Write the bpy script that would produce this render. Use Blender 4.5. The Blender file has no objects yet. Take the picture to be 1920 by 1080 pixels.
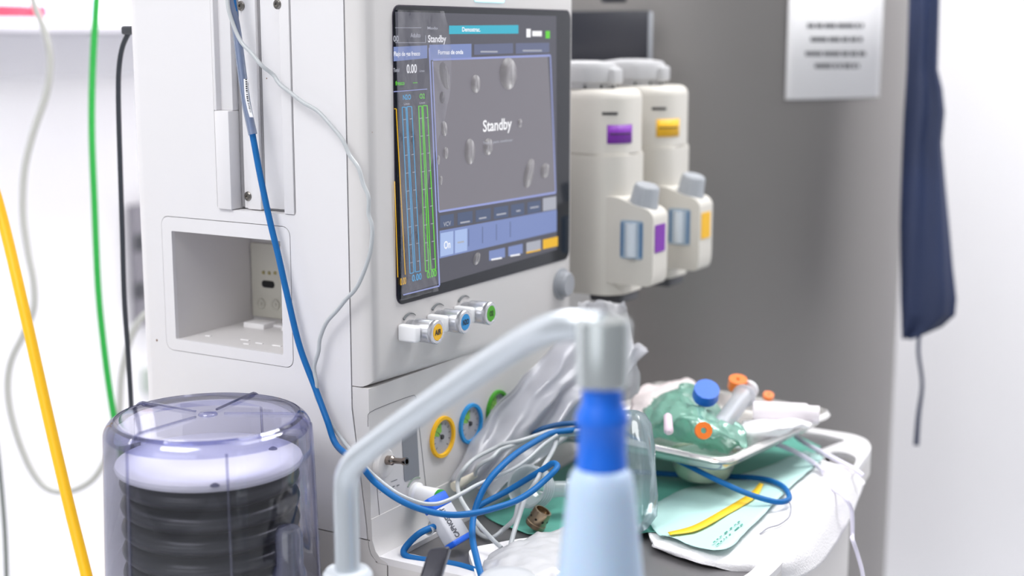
import bpy, bmesh, math, random
import numpy as np
from mathutils import Vector as V, Matrix, noise
random.seed(7)
S = bpy.context.scene
COL = S.collection

# ------------------------------------------------------------------ camera
FPX = 2660.0
PITCH = math.radians(10.1); YAW = math.radians(31)
CAM = V((0.84706, -1.13254, 1.34))
D_ = V((-math.sin(YAW)*math.cos(PITCH), math.cos(YAW)*math.cos(PITCH), -math.sin(PITCH)))
R_ = V((math.cos(YAW), math.sin(YAW), 0)); U_ = R_.cross(D_)
cd = bpy.data.cameras.new('camera'); cam = bpy.data.objects.new('camera', cd); COL.objects.link(cam)
m = Matrix((R_, U_, -D_)).transposed().to_4x4(); m.translation = CAM; cam.matrix_world = m
cd.sensor_width = 36; cd.lens = 36*FPX/1920
cd.clip_start = 0.05; cd.clip_end = 50
cd.dof.use_dof = True; cd.dof.focus_distance = 1.46; cd.dof.aperture_fstop = 2.6
S.camera = cam
S.view_settings.view_transform = 'Standard'; S.view_settings.look = 'None'
S.view_settings.gamma = 1; S.view_settings.use_curve_mapping = False
S.view_settings.exposure = 0.06
S.cycles.transparent_max_bounces = 48
# ------------------------------------------------------------------ world and lights
w = bpy.data.worlds.new('world'); S.world = w; w.use_nodes = True
w.node_tree.nodes['Background'].inputs[0].default_value = (.93, .95, 1, 1)
w.node_tree.nodes['Background'].inputs[1].default_value = 0.35
def area(name, loc, aim, sx, sy, power, col=(1, 1, 1)):
    l = bpy.data.lights.new(name, 'AREA'); l.shape = 'RECTANGLE'; l.size = sx; l.size_y = sy; l.energy = power; l.color = col
    o = bpy.data.objects.new(name, l); COL.objects.link(o); o.location = loc
    o.rotation_euler = (V(aim)-V(loc)).to_track_quat('-Z', 'Y').to_euler(); return o
area('ceiling_lamp_light', (-0.2, -1.5, 2.72), (-0.2, -1.4, 0), 1.2, 1.2, 38)
area('ceiling_lamp_light', (0.5, 0.4, 2.72), (0.5, 0.4, 0), 1.2, .6, 5)
area('ceiling_lamp_light', (-1.2, 1.3, 2.72), (-1.2, 1.3, 0), .6, 1.2, 48)
area('added_fill_light', (0.2, -3.1, 1.7), (0, 0, 1.15), 2.6, 1.5, 13, (.95, .97, 1))  # fill light added behind the camera for the side face and steel reflections
area('ceiling_lamp_light', (0.75, 1.3, 2.72), (0.75, 1.3, 0), .6, 1.0, 33)  # lamp added to brighten the right part of the back wall

# ------------------------------------------------------------------ helpers: pixels to points on real planes
def ray(x, y): return D_ + R_*((x-960)/FPX) - U_*((y-540)/FPX)
def on(x, y, ax, v):
    r = ray(x, y); return CAM + r*((v-CAM[ax])/r[ax])
def A(x, y, t): return CAM + ray(x, y)*t
def T(x, y, z): return on(x, y, 2, z)
def F(x, y, d=0.0): return on(x, y, 0, d)
def L(x, y, d=0.0): return on(x, y, 1, d)

# ------------------------------------------------------------------ materials
def lin(h):
    if isinstance(h, str):
        c = [int(h[i:i+2], 16)/255 for i in (0, 2, 4)]
    else: c = [v/255 for v in h]
    return tuple(v/12.92 if v <= .04045 else ((v+.055)/1.055)**2.4 for v in c)+(1,)
MATS = {}
def mat(name, col, rough=.5, metal=0, bump=0, bscale=200, var=0, spec=.5, emit=None, estr=1, sss=0, trans=0, coat=0):
    if name in MATS: return MATS[name]
    M = bpy.data.materials.new(name); M.use_nodes = True; nt = M.node_tree; b = nt.nodes['Principled BSDF']
    c = lin(col)
    b.inputs['Base Color'].default_value = c; b.inputs['Roughness'].default_value = rough
    b.inputs['Metallic'].default_value = metal; b.inputs['Specular IOR Level'].default_value = spec
    b.inputs['Coat Weight'].default_value = coat
    if sss: b.inputs['Subsurface Weight'].default_value = sss; b.inputs['Subsurface Scale'].default_value = .01
    if trans: b.inputs['Transmission Weight'].default_value = trans
    if emit is not None:
        b.inputs['Emission Color'].default_value = lin(emit); b.inputs['Emission Strength'].default_value = estr
    tc = nt.nodes.new('ShaderNodeTexCoord')
    n = nt.nodes.new('ShaderNodeTexNoise'); n.inputs['Scale'].default_value = bscale; n.inputs['Detail'].default_value = 3
    nt.links.new(tc.outputs['Object'], n.inputs['Vector'])
    if bump:
        bp = nt.nodes.new('ShaderNodeBump'); bp.inputs['Strength'].default_value = bump; bp.inputs['Distance'].default_value = .002
        nt.links.new(n.outputs['Fac'], bp.inputs['Height']); nt.links.new(bp.outputs['Normal'], b.inputs['Normal'])
    if var:
        n2 = nt.nodes.new('ShaderNodeTexNoise'); n2.inputs['Scale'].default_value = 6; nt.links.new(tc.outputs['Object'], n2.inputs['Vector'])
        r = nt.nodes.new('ShaderNodeValToRGB'); r.color_ramp.elements[0].position = .3; r.color_ramp.elements[1].position = .7
        r.color_ramp.elements[0].color = tuple(v*(1-var) for v in c[:3])+(1,); r.color_ramp.elements[1].color = c
        nt.links.new(n2.outputs['Fac'], r.inputs['Fac']); nt.links.new(r.outputs['Color'], b.inputs['Base Color'])
    MATS[name] = M; return M
def clear(name, tint, edge, gloss=.12, rough=.05, milk=0.0, milkcol='ffffff', bump=0, bscale=60, power=.35):
    """thin clear plastic: see-through face on, tinted and shinier at grazing angles, a share of milky diffuse"""
    if name in MATS: return MATS[name]
    M = bpy.data.materials.new(name); M.use_nodes = True; nt = M.node_tree; nt.nodes.clear()
    N = nt.nodes.new; out = N('ShaderNodeOutputMaterial')
    lw = N('ShaderNodeLayerWeight'); lw.inputs['Blend'].default_value = power
    mx = N('ShaderNodeMix'); mx.data_type = 'RGBA'; mx.inputs[6].default_value = lin(tint); mx.inputs[7].default_value = lin(edge)
    nt.links.new(lw.outputs['Facing'], mx.inputs[0])
    tr = N('ShaderNodeBsdfTransparent'); nt.links.new(mx.outputs[2], tr.inputs['Color'])
    gl = N('ShaderNodeBsdfGlossy'); gl.inputs['Roughness'].default_value = rough
    fr = N('ShaderNodeFresnel'); fr.inputs['IOR'].default_value = 1.45
    ma = N('ShaderNodeMath'); ma.operation = 'MULTIPLY_ADD'; ma.inputs[1].default_value = .8; ma.inputs[2].default_value = gloss*.3
    nt.links.new(fr.outputs[0], ma.inputs[0])
    a = N('ShaderNodeMixShader'); nt.links.new(ma.outputs[0], a.inputs[0]); nt.links.new(tr.outputs[0], a.inputs[1]); nt.links.new(gl.outputs[0], a.inputs[2])
    df = N('ShaderNodeBsdfDiffuse'); df.inputs['Color'].default_value = lin(milkcol)
    tl = N('ShaderNodeBsdfTranslucent'); tl.inputs['Color'].default_value = lin(milkcol)
    dd = N('ShaderNodeMixShader'); dd.inputs[0].default_value = .45; nt.links.new(df.outputs[0], dd.inputs[1]); nt.links.new(tl.outputs[0], dd.inputs[2])
    b = N('ShaderNodeMixShader'); b.inputs[0].default_value = milk; nt.links.new(a.outputs[0], b.inputs[1]); nt.links.new(dd.outputs[0], b.inputs[2])
    if bump:
        tc = N('ShaderNodeTexCoord'); n = N('ShaderNodeTexNoise'); n.inputs['Scale'].default_value = bscale; n.inputs['Detail'].default_value = 4
        nt.links.new(tc.outputs['Object'], n.inputs['Vector']); bp = N('ShaderNodeBump'); bp.inputs['Strength'].default_value = bump; bp.inputs['Distance'].default_value = .004
        nt.links.new(n.outputs['Fac'], bp.inputs['Height'])
        for s in (gl, df, fr, lw): nt.links.new(bp.outputs['Normal'], s.inputs['Normal'])
    nt.links.new(b.outputs[0], out.inputs['Surface']); MATS[name] = M; return M
def glow(name, col, s=1.0):
    """a lit screen element"""
    return mat(name, '202022', .4, emit=col, estr=s, spec=.2)

WHITE = mat('white_plastic', 'dedcde', .42, bump=.04, bscale=900)
WHITE2 = mat('warm_white_plastic', 'd2cfce', .42, bump=.04, bscale=900)
GAPM = mat('seam_dark', '6a686c', .8)
GREYP = mat('grey_plastic', '9a9da3', .45)
DGREY = mat('dark_grey_plastic', '4a4b50', .5)
STEEL = mat('steel', 'c2c2c4', .25, 1)
SATIN = mat('satin_aluminium', 'c6ccd2', .3, .6, bump=.02, bscale=500)
CHROME = mat('polished_steel', 'd6d4d2', .12, 1)
BLACK = mat('black_rubber', '23262c', .42, bump=.1, bscale=120)
BLUEC = mat('blue_cable', '0a62a4', .5, spec=.3)
GREYC = mat('grey_cable', 'b4b8bb', .4, coat=.2)
CYANL = mat('label_blue', '1e8fd0', .5)
YELL = mat('label_yellow', 'f2b90c', .5)
GREENL = mat('label_green', '4aa81a', .5)
PURP = mat('label_purple', '7a1fa6', .5)
INK = mat('ink', '26262a', .6)
COTTON = mat('white_cotton', 'f1eff1', .85, bump=.5, bscale=420)

# ------------------------------------------------------------------ mesh building
class MB:
    def __init__(s): s.bm = bmesh.new()
    def box(s, lo, hi, bev=0, seg=2, keep=None):
        lo, hi = V(lo), V(hi)
        r = bmesh.ops.create_cube(s.bm, size=1, matrix=Matrix.Translation((lo+hi)/2) @ Matrix.Diagonal((*(hi-lo), 1)))
        if bev:
            es = {e for v in r['verts'] for e in v.link_edges}
            if keep: es = {e for e in es if keep(e)}
            bmesh.ops.bevel(s.bm, geom=list(es), offset=bev, segments=seg, profile=.5, affect='EDGES')
        return s
    def frustum(s, p0, p1, r0, r1=None, seg=32, caps=True):
        return s.lathe(p0, V(p1)-V(p0), [(0, 0), (r0, 0), (r1 if r1 is not None else r0, 1), (0, 1)] if caps else [(r0, 0), (r1 if r1 is not None else r0, 1)], seg)
    def lathe(s, o, ax, prof, seg=48, xdir=None, mod=None):
        """prof: (radius, t) along ax"""
        o, ax = V(o), V(ax); z = ax.normalized()
        x = V(xdir) if xdir else (V((1, 0, 0)) if abs(z.x) < .8 else V((0, 1, 0)))
        x = (x - z*x.dot(z)).normalized(); y = z.cross(x); prev = None
        for r, t in prof:
            c = o+ax*t
            if r <= 1e-7: ring = [s.bm.verts.new(c)]
            else:
                ring = []
                for k in range(seg):
                    a = 2*math.pi*k/seg; rr = r*(mod(a, t) if mod else 1)
                    ring.append(s.bm.verts.new(c+x*math.cos(a)*rr+y*math.sin(a)*rr))
            if prev:
                if len(prev) == 1 and len(ring) > 1:
                    for k in range(seg): s.bm.faces.new((prev[0], ring[(k+1) % seg], ring[k]))
                elif len(ring) == 1 and len(prev) > 1:
                    for k in range(seg): s.bm.faces.new((prev[k], prev[(k+1) % seg], ring[0]))
                elif len(ring) > 1:
                    for k in range(seg): s.bm.faces.new((prev[k], prev[(k+1) % seg], ring[(k+1) % seg], ring[k]))
            prev = ring
        return s
    def tube(s, pts, r, seg=12, smooth=8, caps=True):
        P = spline(pts, smooth) if smooth > 1 else [V(p) for p in pts]
        n = len(P); rs = r if callable(r) else (lambda t: r)
        t0 = (P[1]-P[0]).normalized(); x = t0.orthogonal().normalized(); prev = None; first = None
        for i in range(n):
            t = (P[min(i+1, n-1)]-P[max(i-1, 0)]).normalized()
            x = (x-t*x.dot(t)).normalized(); y = t.cross(x); rr = rs(i/(n-1))
            ring = [s.bm.verts.new(P[i]+x*math.cos(2*math.pi*k/seg)*rr+y*math.sin(2*math.pi*k/seg)*rr) for k in range(seg)]
            if prev:
                for k in range(seg): s.bm.faces.new((prev[k], prev[(k+1) % seg], ring[(k+1) % seg], ring[k]))
            else: first = ring
            prev = ring
        if caps: s.bm.faces.new(first[::-1]); s.bm.faces.new(prev)
        return s
    def plate(s, outer, holes, fn, th):
        """planar outline with holes (2D), mapped by fn(u,v,w) with thickness w 0..th"""
        bm2 = bmesh.new(); allv = []
        for loop in [outer]+list(holes):
            vs = [bm2.verts.new((p[0], p[1], 0)) for p in loop]; allv += vs
            for i in range(len(vs)): bm2.edges.new((vs[i], vs[(i+1) % len(vs)]))
        bmesh.ops.triangle_fill(bm2, use_beauty=True, use_dissolve=False, edges=bm2.edges[:], normal=(0, 0, 1))
        top = {v: s.bm.verts.new(fn(v.co.x, v.co.y, 0)) for v in bm2.verts}
        bot = {v: s.bm.verts.new(fn(v.co.x, v.co.y, th)) for v in bm2.verts}
        for f in bm2.faces:
            s.bm.faces.new([top[v] for v in f.verts]); s.bm.faces.new([bot[v] for v in reversed(f.verts)])
        for e in bm2.edges:
            if len(e.link_faces) == 1: a, b = e.verts; s.bm.faces.new((top[a], top[b], bot[b], bot[a]))
        bm2.free(); return s
    def grid(s, rows, closed=False):
        R = [[s.bm.verts.new(p) for p in r] for r in rows]
        for i in range(len(R)-1):
            n = len(R[i])
            for j in range(n if closed else n-1):
                s.bm.faces.new((R[i][j], R[i][(j+1) % n], R[i+1][(j+1) % n], R[i+1][j]))
        return s
    def poly(s, pts): s.bm.faces.new([s.bm.verts.new(p) for p in pts]); return s
    def build(s, name, m, parent=None, angle=35, solid=0, sub=0):
        bmesh.ops.remove_doubles(s.bm, verts=s.bm.verts[:], dist=1e-6)
        bmesh.ops.recalc_face_normals(s.bm, faces=s.bm.faces[:])
        me = bpy.data.meshes.new(name); s.bm.to_mesh(me); s.bm.free()
        me.materials.append(m)
        for p in me.polygons: p.use_smooth = True
        me.set_sharp_from_angle(angle=math.radians(angle))
        o = bpy.data.objects.new(name, me); COL.objects.link(o)
        if solid: k = o.modifiers.new('thickness', 'SOLIDIFY'); k.thickness = solid; k.offset = 0
        if sub: k = o.modifiers.new('smooth', 'SUBSURF'); k.levels = sub; k.render_levels = sub
        if parent: adopt(o, parent)
        return o
def adopt(o, parent):
    o.parent = parent
    if parent.type == 'EMPTY': o.matrix_parent_inverse = Matrix.Translation(-parent.location)
def spline(pts, n=8):
    P = [V(p) for p in pts]
    if len(P) < 3: return [P[0].lerp(P[-1], i/n) for i in range(n+1)]
    P = [P[0]*2-P[1]]+P+[P[-1]*2-P[-2]]; out = []
    for i in range(1, len(P)-2):
        a, b, c, d = P[i-1:i+3]
        for k in range(n):
            t = k/n
            out.append(.5*((2*b)+(c-a)*t+(2*a-5*b+4*c-d)*t*t+(3*b-a-3*c+d)*t**3))
    out.append(P[-2]); return out
def rrect(x0, x1, y0, y1, r, n=5):
    o = []
    for cx, cy, a0 in ((x1-r, y1-r, 0), (x0+r, y1-r, 90), (x0+r, y0+r, 180), (x1-r, y0+r, 270)):
        for k in range(n+1):
            a = math.radians(a0+90*k/n); o.append((cx+r*math.cos(a), cy+r*math.sin(a)))
    return o
def roundpoly(pts, r, n=4):
    o = []; N = len(pts)
    for i in range(N):
        p, a, b = V(pts[i]), V(pts[i-1]), V(pts[(i+1) % N])
        rr = min(r, (a-p).length*.45, (b-p).length*.45)
        s, e = p+(a-p).normalized()*rr, p+(b-p).normalized()*rr
        for k in range(n+1):
            t = k/n; o.append(tuple(s*(1-t)**2+p*2*t*(1-t)+e*t*t))
    return o
def XZ(y): return lambda u, v, w: V((u, y+w, v))
def YZ(x): return lambda u, v, w: V((x+w, u, v))
def XY(z): return lambda u, v, w: V((u, v, z+w))
def thing(name, label, cat, loc, group=None):
    o = bpy.data.objects.new(name, None); COL.objects.link(o); o.location = loc; o.empty_display_size = .02
    return tag(o, label, cat, group)
def tag(o, label, cat, group=None):
    o['label'] = label; o['category'] = cat
    if group: o['group'] = group
    return o
def struct(o): o['kind'] = 'structure'; return o
def text(s, at, xd, yd, h, m, parent, name='lettering', width=None, align='l', th=.0002, bold=.012):
    cu = bpy.data.curves.new(name, 'FONT'); cu.body = s; cu.size = 1; cu.offset = bold; cu.resolution_u = 3
    ob = bpy.data.objects.new(name, cu); me = bpy.data.meshes.new_from_object(ob)
    bpy.data.objects.remove(ob)
    xs = [v.co.x for v in me.vertices]; x0, x1 = min(xs), max(xs)
    k = h/.69; kx = width/(x1-x0) if width else k
    xd, yd = V(xd).normalized(), V(yd).normalized(); zd = xd.cross(yd)
    off = {'l': x0, 'c': (x0+x1)/2, 'r': x1}[align]
    for v in me.vertices: v.co = V(at)+xd*((v.co.x-off)*kx)+yd*(v.co.y*k)+zd*th
    me.materials.append(m); o = bpy.data.objects.new(name, me); COL.objects.link(o)
    if parent: adopt(o, parent)
    return o
def wob(p, s, a, seed=0): 
    q = V(p)*s+V((seed*7.3, seed*3.1, seed*1.7)); return V((noise.noise(q), noise.noise(q+V((9, 2, 5))), noise.noise(q+V((3, 8, 1)))))*a

# ================================================================== the setting
WALL = mat('wall_paint', 'f9f8fb', .9)
struct(MB().box((-2.6, -3.2, -.05), (3, 2.2, 0)).build('floor', mat('floor_vinyl', 'dadce0', .4, var=.05)))
struct(MB().box((-1.85, -1.2, 0), (-1.75, 2.2, 2.8)).build('wall_left', WALL))
struct(MB().box((-1.75, 2.05, 0), (3, 2.15, 2.8)).build('wall_back', WALL))
struct(MB().box((-2.6, -3.2, 2.8), (3, 2.2, 2.86)).build('ceiling', mat('ceiling_paint', 'f0f0f0', .9)))
WX = -1.75
# grey service rail along the left wall with a white shelf on top
z0, z1 = on(0, 148, 0, WX)[2], on(0, 62, 0, WX)[2]
struct(MB().box((WX, .4, z0), (WX+.04, 2.04, z1)).build('trim_1', mat('rail_grey', 'e4e4e8', .6)))
sh = tag(MB().box((WX, .5, z1+.002), (WX+.20, 2.0, z1+.03), .004).build('wall_shelf', mat('shelf_white', 'f4f2fb', .5)),
    'white shelf along the left wall above the grey rail', 'shelf')
for i, (px, c, wd, hh, lab) in enumerate([(8, 'c23a52', .07, .028, 'red box at the far left of the wall shelf'), (62, 'd0506a', .03, .028, 'small red box on the wall shelf behind the grey hose'),
        (140, 'cfe0f4', .10, .05, 'pale blue packet on the wall shelf beside the green hose'), (224, 'e2c2ae', .035, .06, 'beige carton on the wall shelf near the white machine')]):
    p = on(px, 20, 0, WX+.1); b = p.y
    tag(MB().box((WX+.07, b-wd/2, z1+.031), (WX+.13, b+wd/2, z1+.031+hh), .004).build('carton', mat('carton_%s' % c, c, .6)), lab, 'box', 'boxes on the wall shelf')
# steel column
CC = V((-.30, 1.371, 0)); CR = .435
colm = mat('brushed_steel_cladding', '9a9795', .5, 1, bump=.05, bscale=30)
b = MB(); b.lathe((CC.x, CC.y, 0), (0, 0, 2.8), [(0, 0), (CR, 0), (CR, 1), (0, 1)], 96)
tag(b.build('steel_column', colm), 'wide round column clad in grey brushed steel behind the worktop', 'column')
def oncyl(px, py, extra=0):
    r = ray(px, py); o = CAM-CC; a = r.x**2+r.y**2; bb = 2*(o.x*r.x+o.y*r.y); c = o.x**2+o.y**2-(CR+extra)**2
    t = (-bb-math.sqrt(max(bb*bb-4*a*c, 0)))/(2*a); return CAM+r*t
def cylpt(ang, z, ex): return V((CC.x+(CR+ex)*math.cos(ang), CC.y+(CR+ex)*math.sin(ang), z))
pa, pb = oncyl(1472, 190, .002), oncyl(1648, 178, .002)
aa, ab = math.atan2(pa.y-CC.y, pa.x-CC.x), math.atan2(pb.y-CC.y, pb.x-CC.x)
zb = (pa.z+pb.z)/2; zt = zb+.297
nt_ = thing('paper_notice', 'white paper notice with four lines of print taped on the steel column', 'notice', cylpt((aa+ab)/2, zb, .002))
MB().grid([[cylpt(aa+(ab-aa)*i/16, z, .0025) for i in range(17)] for z in (zb, (zb+zt)/2, zt)]).build('sheet', mat('paper', 'f8f7f8', .9), nt_, solid=.0006)
bm_ = MB(); rnd = random.Random(3)
for py, x0, x1 in ((48, 1514, 1622), (74, 1520, 1620), (101, 1510, 1626), (124, 1528, 1614)):
    x = x0
    while x < x1-4:
        wd = rnd.choice((10, 16, 24, 34)); e = min(x+wd, x1)
        P0, P1 = oncyl(x, py-4, .004), oncyl(e-3, py-4, .004); Q0, Q1 = oncyl(x, py+4, .004), oncyl(e-3, py+4, .004)
        bm_.poly([P0, P1, Q1, Q0]); x = e
bm_.build('print_lines', mat('print_grey', '5a5a5e', .8), nt_)

# navy cloth bag hung on the column edge
t_ = 2.32
bagm = mat('navy_cloth', '1a2a50', .6, bump=.6, bscale=500, var=.25)
prof = [(-420, 1728, 1742), (-300, 1712, 1756), (-100, 1706, 1760), (0, 1705, 1761), (130, 1702, 1759), (165, 1700, 1768), (210, 1697, 1773), (270, 1694, 1768), (340, 1691, 1774), (420, 1688, 1781), (500, 1688, 1787), (560, 1688, 1793), (590, 1689, 1790), (612, 1689, 1765), (640, 1690, 1702)]
rows = []
for k in range(len(prof)-1):
    for q in range(5):
        f = q/5; py, a, b_ = [prof[k][j]*(1-f)+prof[k+1][j]*f for j in range(3)]
        row = []
        for j in range(40):
            an = 2*math.pi*j/40; c = A((a+b_)/2, py, t_); hw = (b_-a)/2*t_/FPX
            fold = 1+.10*math.sin(an*7+py*.004)*(1 if py > 100 else .5)
            row.append(c+R_*(math.cos(an)*hw)+V((-math.sin(YAW), math.cos(YAW), 0))*(math.sin(an)*hw*.55*fold+.006*math.sin(math.cos(an)*6+py*.006)))
        rows.append(row)
nb = thing('drawstring_bag', 'navy blue cloth bag hanging beside the right edge of the steel column', 'bag', A(1740, 640, t_))
b = MB(); b.grid(rows, True); b.bm.faces.new([v for v in b.bm.verts[-40:]]); b.build('cloth', bagm, nb, 60)
MB().tube([A(1725, 610, t_-.03), A(1722, 660, t_-.03), A(1729, 720, t_-.03), A(1722, 780, t_-.03), A(1718, 835, t_-.03)], lambda t: .003+.003*max(0, (t-.5)), 8).build('drawstring', bagm, nb)
p = A(1735, -420, t_); c0 = cylpt(math.atan2(p.y-CC.y, p.x-CC.x), p.z+.05, -.005)
tag(MB().tube([c0, c0.lerp(p, .5)+V((0, 0, .01)), p+V((0, 0, .03)), p+V((0, 0, -.01))], .005, 8).build('coat_hook', STEEL), 'steel hook on the column holding the navy bag', 'hook')

# ================================================================== anesthesia machine
am = thing('anesthesia_machine', 'large white anaesthesia workstation with a touch screen, open side bay and grey worktop', 'medical machine', (-.15, .3, 0))
TOP = 1.50
NX = (-.2850, -.1020, .9935, 1.1445)   # bay frame x0 x1 z0 z1
SX = (-.2015, -.0935, 1.157, TOP-.02)  # rail slot
b = MB()
outer = [(-.309, TOP), (-.309, .822), (-.0100, .822), (-.0115, .84), (-.019, .90), (-.0268, .96), (-.0268, TOP)]
b.plate(outer, [rrect(*NX, .010), rrect(*SX, .003, 2)], XZ(0), .006)
ring = [(-.309, .006)]+[(-.309-.018*math.sin(a), .018-.018*math.cos(a)) for a in [math.pi/2*i/8 for i in range(9)]]+[(-.327, .44), (-.03, .44), (-.03, .006)]
ring[0:1] = []
b.grid([[V((x, y, z)) for x, y in ring] for z in (.822, TOP)])
b.poly([V((x, y, TOP)) for x, y in ring])
b.build('side_panel', WHITE, am, 30)
# bay frame and interior
fr = MB().plate(rrect(NX[0]+.0007, NX[1]-.0007, NX[2]+.0007, NX[3]-.0007, .0095), [rrect(-.2700, -.1157, 1.0070, 1.1285, .0012, 2)], XZ(-.0003), .005).build('bay_frame', WHITE, am)
b = MB(); x0, x1, y0, y1, q0, q1 = -.2702, -.1155, .0045, .13, 1.0068, 1.1287
b.box((x0-.004, y0, q0-.004), (x0, y1, q1+.004)); b.box((x1, y0, q0-.004), (x1+.004, y1, q1+.004))
b.box((x0, y0, q0-.004), (x1, y1, q0)); b.box((x0, y0, q1), (x1, y1, q1+.004)); b.box((x0-.004, y1, q0-.004), (x1+.004, y1+.004, q1+.004))
bay = b.build('instrument_bay', mat('bay_white', 'd9d6d6', .5), am)
b = MB()
for (x, y, sx, sy, h) in ((-.235, .100, .03, .022, .006), (-.185, .104, .026, .02, .005), (-.215, .112, .08, .012, .003), (-.20, .035, .012, .003, .001), (-.175, .03, .01, .003, .001), (-.15, .03, .012, .003, .001), (-.185, .02, .008, .002, .001), (-.25, .03, .008, .003, .001)):
    MB().box((x-sx/2, y-sy/2, q0), (x+sx/2, y+sy/2, q0+h), .0004).build('floor_ridge', mat('bay_bright', 'efedee', .5), bay)
cp = MB().box((-.2690, .1262, 1.012), (-.214, .1305, 1.100), .001).build('connector_plate', mat('plate_cream', 'd8d5ca', .5), bay)
b = MB(); fy = .126
c = L(503, 533, fy); b.plate(rrect(c.x-.0095, c.x+.0095, c.z-.0042, c.z+.0042, .004), [], XZ(fy-.0006), .0006)
b.build('socket_opening', mat('socket_black', '121216', .5), bay)
b = MB()
for px, py, r in ((494, 511, .0022), (505, 512, .0022), (516, 512, .0022)):
    c = L(px, py, fy); b.frustum(c, c+V((0, -.0012, 0)), r, r*.8, 14)
b.build('contact_stud', mat('brass_dull', 'b3a877', .5, .3), bay)
b = MB()
for px, py in ((490, 569), (517, 571)):
    c = L(px, py, fy); b.lathe(c, (0, -1, 0), [(.0062, 0), (.0062, .0015), (.005, .0015), (.0045, .0003), (.0018, .0003), (.0015, .002), (0, .002)], 24)
b.build('port_ring', mat('plate_cream2', 'cfccc2', .5), bay)
# rail slot
b = MB(); zt_ = TOP-.02
b.box((-.2015, .022, 1.155), (-.0935, .026, zt_))
b.box((-.2030, .003, 1.155), (-.2015, .026, zt_)); b.box((-.0935, .003, 1.155), (-.0920, .026, zt_)); b.box((-.2015, .0065, 1.1535), (-.0935, .026, 1.157))
chn = b.build('rail_recess', WHITE, am)
b = MB(); b.box((-.1985, -.0035, 1.1575), (-.1785, .022, 1.262), .0015); b.box((-.1985, .004, 1.262), (-.1785, .022, zt_), .001)
b.box((-.1985, -.0035, 1.262), (-.1945, .022, zt_), .001)
b.build('rail_cover', WHITE, chn)
b = MB(); b.box((-.1735, .012, 1.1585), (-.1685, .022, zt_), .0008); b.box((-.1665, .0085, 1.158), (-.1480, .022, zt_), .0012)
rail = b.build('mounting_rail', mat('rail_white', 'e6e4e6', .35), chn)
b = MB(); b.box((-.1445, .0120, 1.160), (-.1115, .0215, zt_), .001); b.box((-.1080, -.0015, 1.1575), (-.0950, .0215, zt_), .001)
b.build('cable_cover', WHITE, chn)
b = MB(); b.box((-.1478, .0125, 1.160), (-.1449, .0216, zt_)); b.box((-.1778, .0125, 1.16), (-.1740, .0216, zt_)); b.build('rail_groove', mat('groove_grey', '8b898c', .7), chn)
for px, py, yy in ((452, 11, .0085), (459, 158, .0085), (465, 368, .0085), (520, 8, -.0015)):
    c = L(px, py, yy)
    s_ = MB().lathe(c, (0, -1, 0), [(0, -.002), (.0050, -.002), (.0050, .0006), (.0038, .0018), (.0020, .0020), (.0018, .0006), (0, .0006)], 26).build('screw', mat('screw_steel', '8f8b86', .3, 1), chn)
# tiny scuffs on the side panel
b = MB()
for px, py, r in ((294, 638, .0013), (698, 248, .0005), (500, 147, .0008)):
    c = L(px, py, -.0004); MB().lathe(c, (0, -.0002, 0), [(0, 0), (r, 0), (r*.6, 1), (0, 1)], 9).build('paint_chip', mat('chip_brown', '8a6a58', .8), am)

# display housing
b = MB(); b.box((-.0252, 0, .985), (0, .430, TOP))
ed = [e for e in b.bm.edges if all(abs(v.co.x) < 1e-5 for v in e.verts) and not all(abs(v.co.z-TOP) < 1e-5 for v in e.verts)]
for v in b.bm.verts:
    if v.co.z < 1 and v.co.y > .2: v.co.z -= .014
bmesh.ops.bevel(b.bm, geom=ed, offset=.016, segments=6, profile=.5, affect='EDGES')
dh = b.build('display_housing', WHITE2, am, 40)
b = MB(); b.box((-.0268, .001, .972), (-.0252, .425, TOP)); b.build('housing_seam', GAPM, dh)
# lower front body
SEAM = [(-.0252, .962), (-.0175, .90), (-.0100, .84), (-.0085, .822)]
LX = -.0045
b = MB(); b.plate(SEAM+[(LX, .822), (LX, .984), (-.0252, .984)], [], XZ(0), .430)
lf = b.build('lower_panel', WHITE2, am)
ed = []
# screen: bezel glass, UI
s0, s1 = F(738, 12), F(1067, 480)
SY0, SY1, SZ0, SZ1 = .0455, .4140, 1.0650, 1.3690
glass = MB().plate(rrect(SY0, SY1, SZ0, SZ1, .010), [], YZ(.0006), .0009).build('touch_screen', mat('screen_glass', '1c2028', .08, spec=.3), dh)
MB().plate(rrect(SY0-.0012, SY1+.0012, SZ0-.0012, SZ1+.0012, .011), [rrect(SY0, SY1, SZ0, SZ1, .010)], YZ(0), .0007).build('screen_gasket', mat('gasket', '3a3442', .5), dh)
UX = [.0016]
def ui(name, m, polys, lift=1):
    x = .0016+.00012*lift
    b = MB()
    for P in polys:
        Q = [F(*q, x) for q in P]; b.poly([V((x, q.y, q.z)) for q in Q])
    o = b.build(name, m, dh); return o
def uirect(x0, y0l, x1, y0r, hl, hr): return [(x0, y0l), (x1, y0r), (x1, y0r+hr), (x0, y0l+hl)]
UI_BG = glow('display_grey', '7c7981', 1); UI_BG2 = glow('display_dark', '55555f', .95)
UI_BLUE = glow('display_blue', '7f90c4', .9); UI_LBL = glow('display_light_blue', 'a8bde8', .95); UI_TEAL = glow('display_teal', '35b3cc', .95)
UI_W = glow('display_white', 'f4f4f8', 1.0); UI_G = glow('display_green', '5fd030', 1.0); UI_C = glow('display_cyan', '3aa6dc', 1.0)
UI_Y = glow('display_yellow', 'e8b420', 1.0); UI_LINE = glow('display_line', '9aa4dc', .9); UI_MID = glow('display_mid_blue', '566484', .8); UI_PALE = glow('display_pale', 'b9bcc8', .8)
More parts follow.
